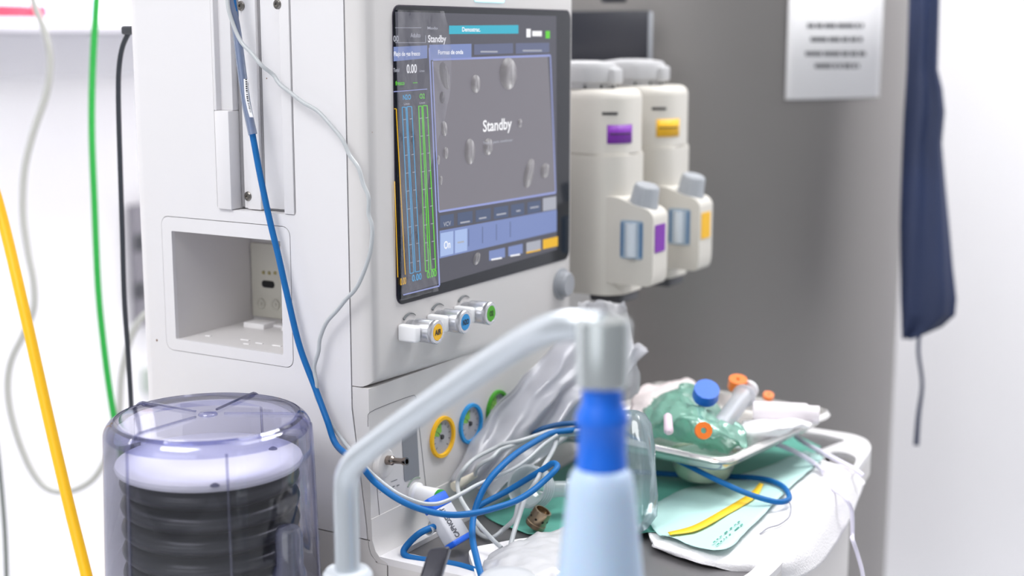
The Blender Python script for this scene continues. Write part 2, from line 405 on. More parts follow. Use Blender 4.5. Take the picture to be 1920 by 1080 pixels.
# screen areas: active raster, left column, main wave area
ui('display_area', UI_BG2, [[(741, 22), (1043, 30), (1044, 440), (1044, 468), (754, 552)]], 0)
ui('display_area', UI_BG, [[(811, 115), (1027, 104), (1042, 360), (823, 397)]], 1)
# frame lines
def line(a, b_, wpx=2.2):
    a, b_ = V((*a, 0)), V((*b_, 0)); d = (b_-a).normalized(); n = V((-d.y, d.x, 0))*wpx/2
    return [tuple((a+n)[:2]), tuple((b_+n)[:2]), tuple((b_-n)[:2]), tuple((a-n)[:2])]
ui('display_frame_line', UI_LINE, [line((811, 115), (823, 397), 2), line((823, 397), (1042, 361), 4), line((805, 90), (824, 535), 2.5), line((812, 112), (1032, 104), 4), line((1032, 104), (1042, 361), 2), line((738, 172), (801, 167), 1.6), line((756, 553), (824, 536), 2.5)], 2)
ui('display_tab', UI_BLUE, [uirect(805, 84, 884, 82, 29, 27), uirect(738, 88, 801, 85, 27, 24)], 2)
ui('display_tab_inactive', glow('display_tab_dim', '6c7494', .8), [uirect(889, 83, 962, 81, 20, 19), uirect(967, 81, 1030, 80, 20, 18)], 2)
ui('display_alarm_bar', UI_TEAL, [uirect(842, 48, 972, 47, 16, 16)], 2)
ui('display_status_icon', UI_W, [uirect(987, 54, 995, 54, 16, 16), uirect(998, 58, 1016, 58, 10, 10)], 2)
ui('display_battery', UI_G, [uirect(1023, 58, 1031, 58, 14, 14)], 2)
ui('display_box_line', UI_PALE, [line((741, 52), (790, 52), 1), line((741, 80), (798, 80), 1), line((798, 66), (798, 80), 1)], 2)
# flow tubes (bar outlines with ticks)
def outl(q, wpx=1.5): return [line(q[i], q[(i+1) % 4], wpx) for i in range(4)]
ui('display_flow_tube', UI_C, outl([(754, 201), (761, 201), (776, 511), (769, 513)])+outl([(763, 200), (772, 200), (788, 508), (779, 510)]), 3)
ui('display_flow_tube', UI_G, outl([(785, 199), (791, 199), (804, 507), (798, 509)], 1.8)+outl([(793, 198), (801, 198), (817, 504), (808, 506)], 1.8), 3)
ui('display_flow_tube', UI_Y, [line((739, 204), (743, 204), 1.5), line((743, 204), (760, 515), 1.6), line((740, 340), (746, 520), 1.4)], 3)
tk = []
for i in range(9):
    f = (i+.7)/9.3
    for x0, y0, x1, y1 in ((755, 201, 770, 513), (767, 200, 783, 510), (786, 199, 799, 509), (797, 198, 812, 506)):
        x, y = x0+(x1-x0)*f, y0+(y1-y0)*f; tk.append(line((x, y), (x+5, y-1), 1.3))
ui('display_scale_tick', UI_PALE, tk, 4)
# parameter buttons
def para(x0, x1, f0, f1, top, bot):
    return [(x0, top[0]+(top[1]-top[0])*f0), (x1, top[0]+(top[1]-top[0])*f1), (x1, bot[0]+(bot[1]-bot[0])*f1), (x0, bot[0]+(bot[1]-bot[0])*f0)]
def band(x, a, b_): f = (x-823)/(1043-823); return a+(b_-a)*f
def cell(x0, x1, ta, tb, ba, bb): return [(x0, band(x0, ta, tb)), (x1, band(x1, ta, tb)), (x1, band(x1, ba, bb)), (x0, band(x0, ba, bb))]
ui('display_mode_button', UI_MID, [cell(x, x+w_, 405, 371, 428, 392) for x, w_ in ((825, 26), (858, 28), (892, 28), (926, 27), (958, 25), (989, 25))], 2)
ui('display_mode_button_lit', UI_PALE, [cell(1018, 1043, 402, 368, 428, 392)], 2)
ui('display_settings_band', UI_BLUE, [cell(824, 1044, 433, 393, 485, 434)], 2)
ui('display_setting_button', UI_LBL, [cell(826, 850, 438, 397, 482, 431), cell(853, 876, 438, 397, 482, 431)], 3)
for x in (878, 904, 930, 956): ui('display_setting_divider', glow('display_divider', '66749c', .8), [cell(x, x+1.5, 440, 400, 474, 426)], 4)
def cell2(x0, x1, a, c): return [(x0, 470+(x0-920)*a+c), (x1, 470+(x1-920)*a+c), (x1, 488+(x1-920)*a+c), (x0, 488+(x0-920)*a+c)]
ui('display_soft_key', UI_BLUE, [cell2(917, 947, -.22, 0), cell2(953, 980, -.22, 0)], 2)
ui('display_soft_key_pale', UI_PALE, [cell2(987, 1014, -.22, 0)], 2)
ui('display_soft_key_yellow', UI_Y, [cell2(1018, 1046, -.22, 1), line((987, 474), (1014, 468), 3)], 3)
YD, ZD = V((0, 1, 0)), V((0, 0, 1))
def ut(s, px, py, hpx, wpx, m, name='display_lettering'):
    a = F(px, py, .0022); b_ = F(px+wpx, py, .0022); h = F(px, py-hpx, .0022).z-a.z
    return text(s, a, YD, ZD, h, m, dh, name, width=b_.y-a.y, th=.0004, bold=.02)
ut('Standby', 802, 79, 13, 34, UI_W); ut('Adulto', 769, 70, 8, 19, UI_PALE); ut('00', 737, 78, 11, 10, UI_PALE); ut('Modo', 801, 55, 5, 19, UI_PALE)
ut('Formas de onda', 821, 102, 8, 47, UI_W); ut('Demostrac.', 866, 59, 8, 34, UI_W)
ut('Flujo de gas fresco', 738, 105, 8, 49, UI_W); ut('0.00', 762, 137, 16, 19, UI_W); ut('Total', 737, 135, 7, 11, UI_PALE)
ut('fresco', 741, 160, 8, 17, UI_G); ut('--', 774, 158, 8, 8, UI_G); ut('L/min', 786, 135, 4, 9, UI_PALE)
ut('N2O', 755, 187, 9, 15, UI_C); ut('O2', 786, 185, 9, 10, UI_G); ut('L/min', 757, 197, 4, 10, UI_PALE); ut('L/min', 786, 195, 4, 10, UI_PALE)
ut('0.00', 750, 535, 13, 11, UI_Y); ut('0.00', 772, 528, 12, 18, UI_C); ut('0.00', 800, 522, 13, 18, UI_G)
ut('Standby', 905, 247, 21, 54, UI_W); ut('Toque para continuar', 905, 271, 5, 56, UI_PALE)
ut('VCV', 831, 425, 8, 14, UI_PALE); ut('On', 832, 467, 14, 12, UI_W)
for x, y, w_ in ((901, 97, 32), (980, 95, 36), (863, 418, 18), (898, 410, 14), (931, 403, 18), (968, 396, 8), (994, 390, 16), (1022, 381, 18), (858, 455, 12), (921, 487, 20), (957, 480, 18), (990, 470, 18)):
    ui('display_small_print', UI_W if y > 470 else UI_PALE, [line((x, y), (x+w_, y-w_*(.0 if y < 120 else .17)), 3.0)], 5)
# pale translucent ovals on the glass
SM = clear('pale_oval_coat', 'ffffff', 'ffffff', .02, .4, .14, 'c8c0c4')
b = MB()
for px, py, rx, ry, rot in ((834, 142, 9, 26, -.2), (892, 157, 9, 17, 0), (953, 138, 16, 30, 0), (829, 183, 5, 11, 0), (833, 241, 6, 14, -.1), (836, 287, 5, 11, 0), (881, 284, 10, 24, 0), (822, 300, 3, 9, 0), (975, 231, 4, 8, 0), (915, 275, 9, 16, .1), (992, 325, 9, 28, .2), (827, 338, 3, 9, 0), (894, 485, 6, 12, .3), (1022, 320, 8, 14, .2)):
    P = []
    for k in range(28):
        a = 2*math.pi*k/28; x, y = rx*math.cos(a), ry*math.sin(a)
        P.append(F(px+x*math.cos(rot)-y*math.sin(rot), py+x*math.sin(rot)+y*math.cos(rot), .0026))
    MB().poly(P).build('pale_oval', SM, dh, solid=.0002)
# clear film over the left of the screen, crinkled
FILM = clear('crinkled_film', 'fafafc', 'd8d8e0', .2, .12, .03, 'd8d8e0', bump=.9, bscale=38)
rows = []
for i in range(40):
    f = i/39; row = []
    for j in range(16):
        g = j/15; y = SY0+.002+g*(.085-.03*f+.02*math.sin(f*7)); z = SZ1-.004-f*(SZ1-SZ0-.008)
        row.append(V((.0045+.0022*noise.noise(V((y*60, z*18, 2)))+.0012*noise.noise(V((y*150+z*80, z*40, 5))), y, z)))
    rows.append(row)
MB().grid(rows).build('protective_film', FILM, dh)
# status light above the screen
p, q = F(890, 3, .0004), F(945, 3, .0004)
MB().plate(rrect(p.y, q.y, p.z, p.z+.012, .003), [], YZ(0), .0012).build('status_light', glow('status_cyan', '9fe6ff', 2.5), dh)
# round rotary knob at the lower right of the housing
c = F(1052, 532, 0)
b = MB(); b.lathe(c, (1, 0, 0), [(.020, 0), (.020, .002), (.0165, .003), (.0155, .010), (.0135, .012), (0, .012)], 40); b.build('rotary_knob', GREYP, dh)

# gas knobs
KM = mat('knob_silver', 'c9cace', .25, .7)
for px, py, lm, s_ in ((821, 623, YELL, 'AIR'), (873, 604, CYANL, 'N2O'), (921, 588, GREENL, 'O2')):
    xk = .036; c = F(px, py, xk); c0 = V((0, c.y, c.z))
    k = MB(); k.lathe(c0, (1, 0, 0), [(0, 0), (.0100, 0), (.0100, .008), (.0124, .010), (.0126, xk-.006), (.0120, xk-.005), (.0128, xk-.004), (.0128, xk-.001), (.0118, xk), (.0090, xk), (.0085, xk-.0006), (0, xk-.0006)], 48,
        mod=lambda a, t: 1-(.035*(math.cos(a*10) > .3) if .0105 < t < .029 else 0))
    kn = k.build('gas_knob', KM, dh, 40)
    MB().frustum(c+V((-.0005, 0, 0)), c+V((.0002, 0, 0)), .0088, .0086, 40).build('colour_disc', lm, kn)
    text(s_, c+V((.0003, 0, -.0025)), YD, ZD, .0055, INK, kn, 'disc_lettering', align='c', width=.0118 if len(s_) > 2 else .008, bold=.03)
    g = MB(); g.box((0, c.y-.0225, c.z-.0095), (.024, c.y-.0125, c.z+.0085), .003, 3); g.box((0, c.y-.0135, c.z-.0095), (.012, c.y+.010, c.z-.0065), .001)
    g.build('knob_guard', mat('guard_white', 'eeeef0', .3, coat=.3), dh)
    g = MB(); cc = V((.0008, c.y, c.z))
    arc = [cc+V((0, math.cos(math.radians(a))*.0165, math.sin(math.radians(a))*.0165)) for a in range(50, 136, 6)]
    g.tube(arc, lambda t: .0003+.0013*t, 8, 2); g.build('turn_arrow', mat('mark_grey', '6f7376', .6), dh)

# gauges on the lower panel
def gauge(px, py, colm_):
    c = F(px, py, LX); r = .0232
    g = MB(); g.lathe(c, (1, 0, 0), [(r, -.002), (r+.0005, .001), (r, .0035), (r-.0035, .0035), (r-.0042, .0010), (r-.004, -.002)], 56)
    rg = g.build('gauge_ring', colm_, lf)
    g = MB(); g.lathe(c+V((.0004, 0, 0)), (1, 0, 0), [(0, 0), (r-.004, 0)], 48); g.build('gauge_face', mat('gauge_face', 'a9a9ad', .5), rg)
    g = MB()
    for i in range(11):
        a = math.radians(225-27*i); u = V((0, math.cos(a), math.sin(a))); n = V((0, -u.z, u.y))*.0004
        P = c+V((.0007, 0, 0)); g.poly([P+u*.0135+n, P+u*.0165+n, P+u*.0165-n, P+u*.0135-n])
    a = math.radians(140); u = V((0, math.cos(a), math.sin(a))); n = V((0, -u.z, u.y))*.0008
    g.poly([P-u*.004+n, P+u*.012+n*.3, P+u*.012-n*.3, P-u*.004-n]); g.frustum(c+V((.0005, 0, 0)), c+V((.002, 0, 0)), .003, .0026, 20)
    g.build('gauge_needle', mat('needle_dark', '35363a', .5), rg)
    g = MB(); pts = [P+V((-.0001, 0, 0))+V((0, math.cos(math.radians(t)), math.sin(math.radians(t))))*rr for t in range(95, 166, 7) for rr in ()]
    ts = list(range(95, 166, 7)); g.grid([[P+V((-.0001, math.cos(math.radians(t))*rr, math.sin(math.radians(t))*rr)) for t in ts] for rr in (.006, .0165)])
    g.build('gauge_green_sector', mat('sector_green', '7fb84a', .5), rg)
gauge(828, 819, YELL); gauge(881, 794, CYANL); gauge(931, 768, mat('label_green2', '3f9a1e', .5))
# panel seams
b = MB()
def seam(pts, r=.00035): b.tube([F(x, y, LX+.0001) for x, y in pts], r, 5, 3)
seam([(690, 800), (690, 785), (694, 773), (730, 757), (772, 742), (778, 743), (781, 750), (786, 800), (801, 935)])
seam([(707, 915), (711, 960), (716, 1000), (720, 1007), (727, 1005), (800, 968), (870, 935)])
b.build('panel_seam_line', GAPM, lf)
p = [F(752, 800, LX), F(780, 790, LX), F(786, 893, LX), F(758, 903, LX)]
MB().plate(roundpoly([(q.y, q.z) for q in p], .003), [], YZ(LX), .0006).build('flow_window', mat('window_grey', '84868c', .35), lf)
c = F(716, 868, LX)
b = MB(); b.lathe(c, (1, 0, 0), [(.0165, 0), (.0165, .003), (.014, .006), (.009, .007), (0, .007)], 36, mod=lambda a, t: 1)
pt = b.build('outlet_boss', WHITE2, lf)
b = MB(); b.lathe(c+V((.006, 0, .004)), V((1, 0, .1)), [(.005, 0), (.005, .008), (.0032, .010), (.0032, .020), (.0042, .022), (.0042, .026), (.0026, .026), (.0026, .020), (0, .020)], 24)
b.build('outlet_nozzle', mat('nozzle_steel', '9a8f88', .2, 1), pt)
c = F(778, 926, LX)
b = MB(); b.lathe(c, (1, 0, 0), [(.013, 0), (.013, .004), (.0105, .006), (.0105, .030), (.0100, .0305), (0, .0305)], 36); ok_ = b.build('oxygen_knob', mat('guard_white', '', .3), lf)
MB().lathe(c+V((.0306, 0, 0)), (1, 0, 0), [(.0102, 0), (.0102, .004), (.009, .006), (0, .006)], 36).build('green_cap', mat('cap_green', '1f8a2a', .35), ok_)
b = MB(); b.tube([c+V((.0005, math.cos(math.radians(a))*.018, math.sin(math.radians(a))*.018)) for a in range(60, 150, 10)], .0009, 6, 2); b.build('dial_mark', mat('mark_green_grey', '8a9a8c', .6), lf)
b = MB()
for x, y, w_, h in ((733, 903, 12, 3), (736, 912, 4, 5), (744, 910, 5, 5), (730, 920, 3, 4), (712, 923, 2, 3), (718, 921, 2, 3), (724, 918, 2, 3)):
    b.poly([F(x, y, LX+.0003), F(x+w_, y-w_*.4, LX+.0003), F(x+w_, y-w_*.4+h*.4, LX+.0003), F(x, y+h*.4, LX+.0003)])
b.build('panel_print', mat('mark_grey', '', .6), lf)

# worktop
ZW = .800
outW = [(.000, .002), (.0, 0), (.002, 0), (.30, 0), (.345, .02), (.366, .08), (.373, .16), (.369, .25), (.354, .40), (.339, .55), (.326, .655), (.308, .690), (.285, .705), (.0, .705)]
outW = roundpoly(outW, .02, 3)
hole = [T(1541, 868, .803), T(1560, 850, .803), T(1590, 853, .803), T(1606, 862, .803), T(1603, 874, .803), T(1592, 886, .803), T(1560, 890, .803), T(1535, 885, .803)]
hole = roundpoly([(p.x, p.y) for p in hole], .008, 3)
inset = [(.016, .024), (.30, .024), (.335, .04), (.346, .09), (.352, .16), (.348, .25), (.334, .38), (.322, .50)]
g1, g2 = T(1520, 870, .80), T(1560, 846, .80)
inset += [(T(1540, 850, .8).x, T(1540, 850, .8).y), (T(1588, 833, .8).x, T(1588, 833, .8).y), (T(1545, 822, .8).x, T(1545, 822, .8).y), (.016, .68)]
inset = roundpoly(inset, .008, 3)
wt = MB().plate(outW, [hole, inset], XY(.7985), .0075).build('worktop_rim', WHITE, am, 60)
wt.modifiers.new('soft', 'BEVEL').width = .0012
b = MB(); b.plate([(max(x, .0166), y) for x, y in outW[4:] if not (x < .0166 and 0 < y < .6)] , [hole], XY(.772), .0266); b.build('worktop_body', WHITE2, am)
MB().plate([p for p in inset], [], XY(.7988), .0012).build('worktop_surface', mat('worktop_grey', '7c7a7c', .33, .4, var=.08), am)
# cove between panel and worktop
b = MB(); pr = [(-.0078, .8205), (-.0068, .8130), (-.0048, .8075), (-.0010, .8028), (.0035, .7990), (.016, .7990), (.016, .8003), (.008, .8035), (.001, .811), (-.0028, .822), (-.0035, .845), (-.0045, .845), (-.006, .8205)]
b.grid([[V((x, y, z)) for x, z in pr+[pr[0]]] for y in (-.0004, .430)]); b.poly([V((x, -.0004, z)) for x, z in pr]); b.build('worktop_cove', WHITE2, am, 50)
# cabinet base under
b = MB(); b.plate([(-.325, .10), (.0150, .10), (.0150, .7984), (.0045, .7984), (-.0015, .8020), (-.0060, .8065), (-.0080, .8125), (-.0090, .8205), (-.325, .8205)], [], XZ(.0), .66); b.box((.0165, .004, .10), (.300, .66, .771), .004)
base = b.build('cabinet_base', WHITE2, am)
for z in (.62, .46, .30):
    MB().box((.300, .02, z-.15+.004), (.314, .64, z-.004), .003).build('drawer_front', WHITE, am)
for x, y in ((-.27, .05), (-.27, .6), (.26, .05), (.26, .6)):
    MB().frustum((x, y-.015, .05), (x, y+.015, .05), .05, .05, 24).box((x-.012, y-.014, .05), (x+.012, y+.014, .105)).build('caster', DGREY, am)
MB().box((-.30, .441, .82), (-.106, .77, 1.29), .004).build('rear_mount', WHITE2, am)
MB().box((-.105, .47, 1.05), (-.0845, .77, 1.14), .003).build('vaporizer_bar', STEEL, am)

# ================================================================== vaporizers
VW = mat('vaporizer_cream', 'd4d0c8', .45); VG = mat('vaporizer_grey', 'a4a8ae', .45)
def vaporizer(dy, lm, label, word):
    o = V((0, dy, 0)); g = thing('vaporizer', label, 'vaporizer', V((0, .55+dy, 1.0)), 'vaporizers on the back bar')
    def bx(b, x0, x1, y0, y1, z0, z1, bev, vert=True, **k):
        return b.box(V((x0, y0, z0))+o, V((x1, y1, z1))+o, bev, 5, (lambda e: abs((e.verts[0].co-e.verts[1].co).z) > 1e-4) if vert else None)
    b = MB(); bx(b, -.078, .031, .500, .598, 1.003, 1.186, .030); bx(b, -.0765, .0295, .5015, .5965, 1.186, 1.189, .029)
    b.plate(roundpoly([(-.078, .50+dy), (.031, .50+dy), (.031, .598+dy), (-.078, .598+dy)], .05, 7), [], XY(1.189), .070)
    body = b.build('body', VW, g, 40)
    # rounded shoulder
    b = MB(); R0 = [V((x, y, 0)) for x, y in roundpoly([(-.078, .50+dy), (.031, .50+dy), (.031, .598+dy), (-.078, .598+dy)], .05, 7)]
    cen = V((-.0235, .549+dy, 0)); rows = []
    for i in range(6):
        a = i/5*math.pi/2; s_ = 1-.20*(1-math.cos(a)); rows.append([cen+(p-cen)*s_+V((0, 0, 1.259+.012*math.sin(a))) for p in R0])
    b.grid(rows, True); b.poly(rows[-1]); b.build('shoulder', VW, g, 50)
    cx = V((-.046, .549+dy, 1.270))
    b = MB(); b.lathe(cx, (0, 0, 1), [(.040, 0), (.043, .002), (.043, .008), (.046, .010), (.046, .027), (.042, .034), (.020, .037), (0, .037)], 48, mod=lambda a, t: 1+.02*(math.cos(a*12) > 0)*(t > .009 and t < .03))
    dl = b.build('dial', mat('dial_white', 'b4b4b6', .4), g)
    b = MB(); b.box(cx+V((.030, -.014, .006)), cx+V((.052, .014, .028)), .004, 3); b.build('dial_release', mat('dial_white', '', .4), dl)
    b = MB()
    for i in range(9):
        a = math.radians(-150+i*30); c = cx+V((math.cos(a)*.0436, math.sin(a)*.0436, .004)); b.box(c-V((.001, .001, .002)), c+V((.001, .001, .002)))
    b.build('dial_number_mark', INK, dl)
    # filler block
    b = MB(); zt0 = 1.120
    prof_ = [(.008, 1.020), (.078, 1.020), (.081, 1.035), (.081, 1.112), (.074, 1.120), (.050, 1.126), (.030, 1.134), (.008, 1.134)]
    b.plate(roundpoly([(x, z) for x, z in prof_], .006, 3), [], lambda u, v, w_: V((u, .503+dy+w_, v)), .044)
    fb = b.build('filler_block', VW, g, 40); fb.modifiers.new('soft', 'BEVEL').width = .003
    b = MB(); c = V((.056, .524+dy, 1.122)); ax = V((.25, -.1, 1)).normalized()
    b.lathe(c, ax, [(.0195, 0), (.0195, .004), (.018, .006), (.0165, .026), (.014, .029), (0, .029)], 32, mod=lambda a, t: 1+.03*math.cos(a*10)*(t > .005))
    b.build('filler_cap', VG, g)
    b = MB(); b.plate(rrect(.035, .067, 1.055, 1.105, .003), [], lambda u, v, w_: V((u, .5015+dy+w_, v)), .0015); sg = b.build('sight_glass', mat('sight_glass_blue', '9fb2c4', .15, coat=.5), g)
    b = MB(); b.frustum(V((.051, .5018+dy, 1.058)), V((.051, .5018+dy, 1.102)), .008, .008, 16); b.build('glass_tube', mat('glass_tube_pale', 'd4dde6', .1, coat=.5), sg)
    b = MB(); b.box((.036, .5000+dy, 1.058), (.0385, .5016+dy, 1.102)); b.box((.0635, .5+dy, 1.058), (.066, .5016+dy, 1.102)); b.build('level_mark', mat('level_blue', '3c6e9c', .4), sg)
    b = MB(); b.plate(rrect(.508+dy, .538+dy, 1.064, 1.100, .002), [], YZ(.0812), .0008); b.build('filler_label', lm, g)
    # upper label wraps the front corner
    # outline param of the rounded side for labels
    pts = [V((p.x, p.y, 0)) for p in R0]
    def wrap(x0, ln_, z0, z1, m_, name, lift=.0007):
        cand = sorted([p for p in pts if p.y < .5485+dy and p.x > -.03], key=lambda p: (round(p.x, 5), p.y)); cand.append(V((.031, .57+dy, 0)))
        cum = [0]
        for a_, b_ in zip(cand, cand[1:]): cum.append(cum[-1]+(b_-a_).length)
        s0_ = float(np.interp(x0, [p.x for p in cand], cum)); rows = [[], []]
        for i in range(15):
            q_ = s0_+ln_*i/14; x = float(np.interp(q_, cum, [p.x for p in cand])); y = float(np.interp(q_, cum, [p.y for p in cand]))
            n_ = V((x-.0, y-(.53+dy), 0)).normalized(); rows[0].append(V((x, y, z0))+n_*lift); rows[1].append(V((x, y, z1))+n_*lift)
        return MB().grid(rows).build(name, m_, g, solid=.0004)
    wrap(.012, .040, 1.202, 1.226, lm, 'drug_label')
    wrap(.015, .032, 1.2135, 1.2155, INK, 'label_print', .0013)
    wrap(.006, .020, 1.239, 1.2425, INK, 'model_print')
    b = MB(); bx(b, -.02, .03, .52, .57, .990, 1.0028, .004, False); b.build('foot', DGREY, g)
    g.location.x -= .006
    return g
vaporizer(0, PURP, 'cream vaporizer with purple labels, nearer of the two beside the screen', 'p')
vaporizer(.148, YELL, 'cream vaporizer with yellow labels, farther of the two beside the screen', 'y')
# dark panel behind the vaporizers
yb = .83; q0_, q1_ = on(1060, 21, 1, yb), on(1214, 116, 1, yb)
g = thing('side_monitor', 'black flat monitor back behind the two vaporizers', 'monitor', V(((q0_.x+q1_.x)/2, yb, q1_.z)))
MB().box((q0_.x-.12, yb, q1_.z), (q1_.x, yb+.012, q0_.z), .003).build('screen', mat('monitor_black', '171a26', .4), g)
MB().box((q1_.x-.002, yb+.002, q1_.z+.002), (q1_.x+.003, yb+.012, q0_.z-.002), .002).build('edge_trim', GREYP, g)
p = on(1148, 0, 1, yb+.01)
MB().box((p.x-.018, yb+.005, p.z-.004), (p.x+.018, yb+.025, p.z+.02), .003).build('clamp', mat('monitor_black', '', .4), g)
MB().box((p.x-.2, yb+.0122, q1_.z-.25), (p.x-.14, yb+.04, q0_.z-.02), .003).build('mounting_post', GREYP, g)

# ================================================================== bellows with clear dome
DC = V((-.094, -.140, 0)); DZ = .977; DR = .0995
bw = thing('bellows_assembly', 'clear lavender dome over a black bellows with a white top disc, by the white machine', 'bellows', (DC.x, DC.y, .70))
DOME = clear('dome_plastic', 'f8f8fe', 'b0b4e4', .12, .05, .03, 'e8e8fc', power=.16)
RIMM = clear('dome_rim_plastic', 'd4d6f0', '5c64b4', .3, .05, .03, 'c8caf0', power=.3)
DOMER = clear('dome_rib', 'f0f0fa', '9498d0', .3, .08, .04, 'c8cae8', power=.3)
b = MB(); sh_ = .016; pf = [(0, DZ+.0005), (.012, DZ)]
pf += [(DR-sh_+sh_*math.sin(a), DZ-sh_+sh_*math.cos(a)) for a in [math.pi/2*i/8 for i in range(9)]]
pf += [(DR+.002, .90), (DR+.005, .80), (DR+.005, .785)]
b.lathe((DC.x, DC.y, 0), (0, 0, 1), pf, 96); dome = b.build('dome', DOME, bw, 60)
b = MB()   # inner wall of the moulded dome: gives the plastic its thickness at the rim
b.lathe((DC.x, DC.y, 0), (0, 0, 1), [(DR-.0155, DZ-.0022), (DR-.009, DZ-.005), (DR-.0045, DZ-.010), (DR-.0030, DZ-.016)], 96); b.build('dome_inner_rim', RIMM, dome, 60)
b = MB(); b.lathe((DC.x, DC.y, DZ-.0014), (0, 0, 1), [(DR-.0120, -.0010), (DR-.0098, .0008), (DR-.0075, -.0014), (DR-.0098, -.0034), (DR-.0120, -.0010)], 96)
b.lathe((DC.x, DC.y, DZ), (0, 0, 1), [(0, .0026), (.0078, .0026), (.0092, .0010), (.0094, 0)], 36)
b.build('dome_rim_bead', RIMM, dome, 60)
e0 = A(197+5, 800, 1.38)
for k, px in enumerate((262, 500)):   # cross ribs over the top running down the sides
    pass
b = MB()
u0 = None
def dome_az(px, py):   # azimuth of a point on the top plane
    p = T(px, py, DZ); return math.atan2(p.y-DC.y, p.x-DC.x)
azs = [dome_az(245, 752), dome_az(490, 732), dome_az(560, 778), dome_az(272, 812)]
b = MB()
for az in azs:
    d = V((math.cos(az), math.sin(az), 0)); c = V((DC.x, DC.y, 0))
    P = [c+d*.016+V((0, 0, DZ+.0014)), c+d*(DR-.022)+V((0, 0, DZ+.0014))]
    P += [c+d*(DR-sh_+(sh_+.001)*math.sin(a))+V((0, 0, DZ-sh_+(sh_+.001)*math.cos(a))) for a in (.3, .7, 1.1, 1.5)]
    P += [c+d*(DR+.003)+V((0, 0, .90)), c+d*(DR+.006)+V((0, 0, .80))]
    MB().tube(P, .0013, 8, 4).build('dome_rib', DOMER, dome)
az5 = dome_az(420, 822); d = V((math.cos(az5), math.sin(az5), 0)); c = V((DC.x, DC.y, 0))
MB().tube([c+d*(DR-.001)+V((0, 0, DZ-.012)), c+d*(DR+.002)+V((0, 0, .90)), c+d*(DR+.005)+V((0, 0, .80))], .0012, 8, 4).build('dome_rib', DOMER, dome)
# white disc and bellows
ZP = .9335; b = MB(); c = V((DC.x, DC.y, ZP)); PR = .0905
b.lathe(c, (0, 0, 1), [(0, -.008), (PR-.006, -.008), (PR-.001, -.006), (PR, -.003), (PR-.001, .0), (PR-.004, .001), (0, .001)], 96); disc = b.build('top_disc', mat('disc_white', 'f4f2f6', .35), bw)
b = MB()
for px, py in ((403, 913), (512, 844)):
    p = T(px, py, ZP); b.lathe(p, (0, 0, 1), [(.0045, .001), (.004, .002), (.0015, .0035), (0, .0036)], 20)
b.build('disc_stud', mat('stud_grey', '6e6e86', .5), disc)
b = MB(); pf = []; pitch = .0225
for k in range(6):
    zc = ZP-.0185-pitch*k
    for i in range(9):
        a = math.pi*(i/8)-math.pi/2; pf.append((.0700+.0165*math.cos(a), zc-.0107*math.sin(a)*1.0))
pf = [(0, ZP-.0075), (.07, ZP-.0075)]+pf+[(0, pf[-1][1])]
b.lathe((DC.x, DC.y, 0), (0, 0, 1), pf, 80); b.build('bellows_skin', mat('bellows_rubber', '101419', .3, bump=.02, bscale=60, coat=.3), bw, 60)
b = MB(); p = T(518, 1000, .90)
b.box((DC.x-.13, DC.y-.125, .70), (.20, -.006, .775), .008); b.frustum((DC.x, DC.y, .77), (DC.x, DC.y, .789), DR+.012, DR+.010, 64)
b.build('breathing_block', WHITE2, bw)
AB = A(652, 1080, 1.20)
b = MB(); b.lathe((AB.x, AB.y, .77), (0, 0, 1), [(.022, 0), (.018, .01), (.017, .03), (.017, .095), (.021, .10), (.021, AB.z-.77+.002), (.018, AB.z-.77+.006), (0, AB.z-.77+.006)], 40)
b.build('arm_socket', mat('socket_pale', 'cdd2d8', .4), bw)
b = MB(); c = V((DC.x+.085, DC.y-.085, 0))
b.lathe((.012, -.15, .77), (0, 0, 1), [(.016, 0), (.016, .07), (.013, .078), (.013, .110), (.010, .115), (0, .115)], 28); b.build('side_port', clear('port_clear', 'dcdcec', '8a8fc0', .3, .06, .12, 'd8dcf0'), bw)

# ================================================================== bag arm with cap, blue connector and bag
arm = thing('bag_arm', 'bent satin aluminium tube arm with a round silver end cap in the foreground', 'support arm', AB)
rA = .0108
P0 = [AB+V((0, 0, -.02)), AB, A(650, 1000, 1.195), A(648, 930, 1.19), A(652, 890, 1.185), A(668, 862, 1.175), A(700, 835, 1.16), A(760, 790, 1.13), A(850, 727, 1.085), A(930, 672, 1.045), A(985, 637, 1.015), A(1030, 617, .99), A(1075, 610, .975), A(1128, 612, .965)]
MB().tube(P0, rA, 24, 8).build('tube', SATIN, arm)
K1 = A(1131, 598, .96); K0 = K1+V((0, 0, -.0465)); 
b = MB(); b.lathe(K0, (0, 0, 1), [(0, 0), (.0165, 0), (.0185, .002), (.0190, .044), (.0178, .0465), (0, .0468)], 56); b.build('end_cap', mat('cap_satin', 'c4cacb', .27, .75), arm)
bag = thing('breathing_bag', 'pale blue breathing bag with a bright blue neck hanging from the silver arm cap', 'breathing bag', K0)
b = MB(); b.lathe(K0, (0, 0, -1), [(0, -.001), (.0140, 0), (.0142, .012), (.0150, .0135), (.0182, .021), (.0182, .026), (.0168, .028), (.0168, .050), (.0174, .052), (.0174, .058), (.015, .060), (0, .060)], 40); b.build('neck_connector', mat('neck_blue', '0868dc', .4, sss=.1), bag)
b = MB(); b.lathe(K0+V((0, 0, -.057)), (0, 0, -1), [(0, 0), (.0170, 0), (.0215, .006), (.0235, .018), (.0255, .04), (.029, .08), (.036, .14), (.046, .19), (.050, .23), (.040, .27), (.016, .30), (0, .30)], 40,
    mod=lambda a, t: 1+.04*math.cos(a*4+t*20)*min(1, t*20)); b.build('bag_body', mat('bag_pale_blue', 'b9cfe8', .38, sss=.3, coat=.1), bag, 80)

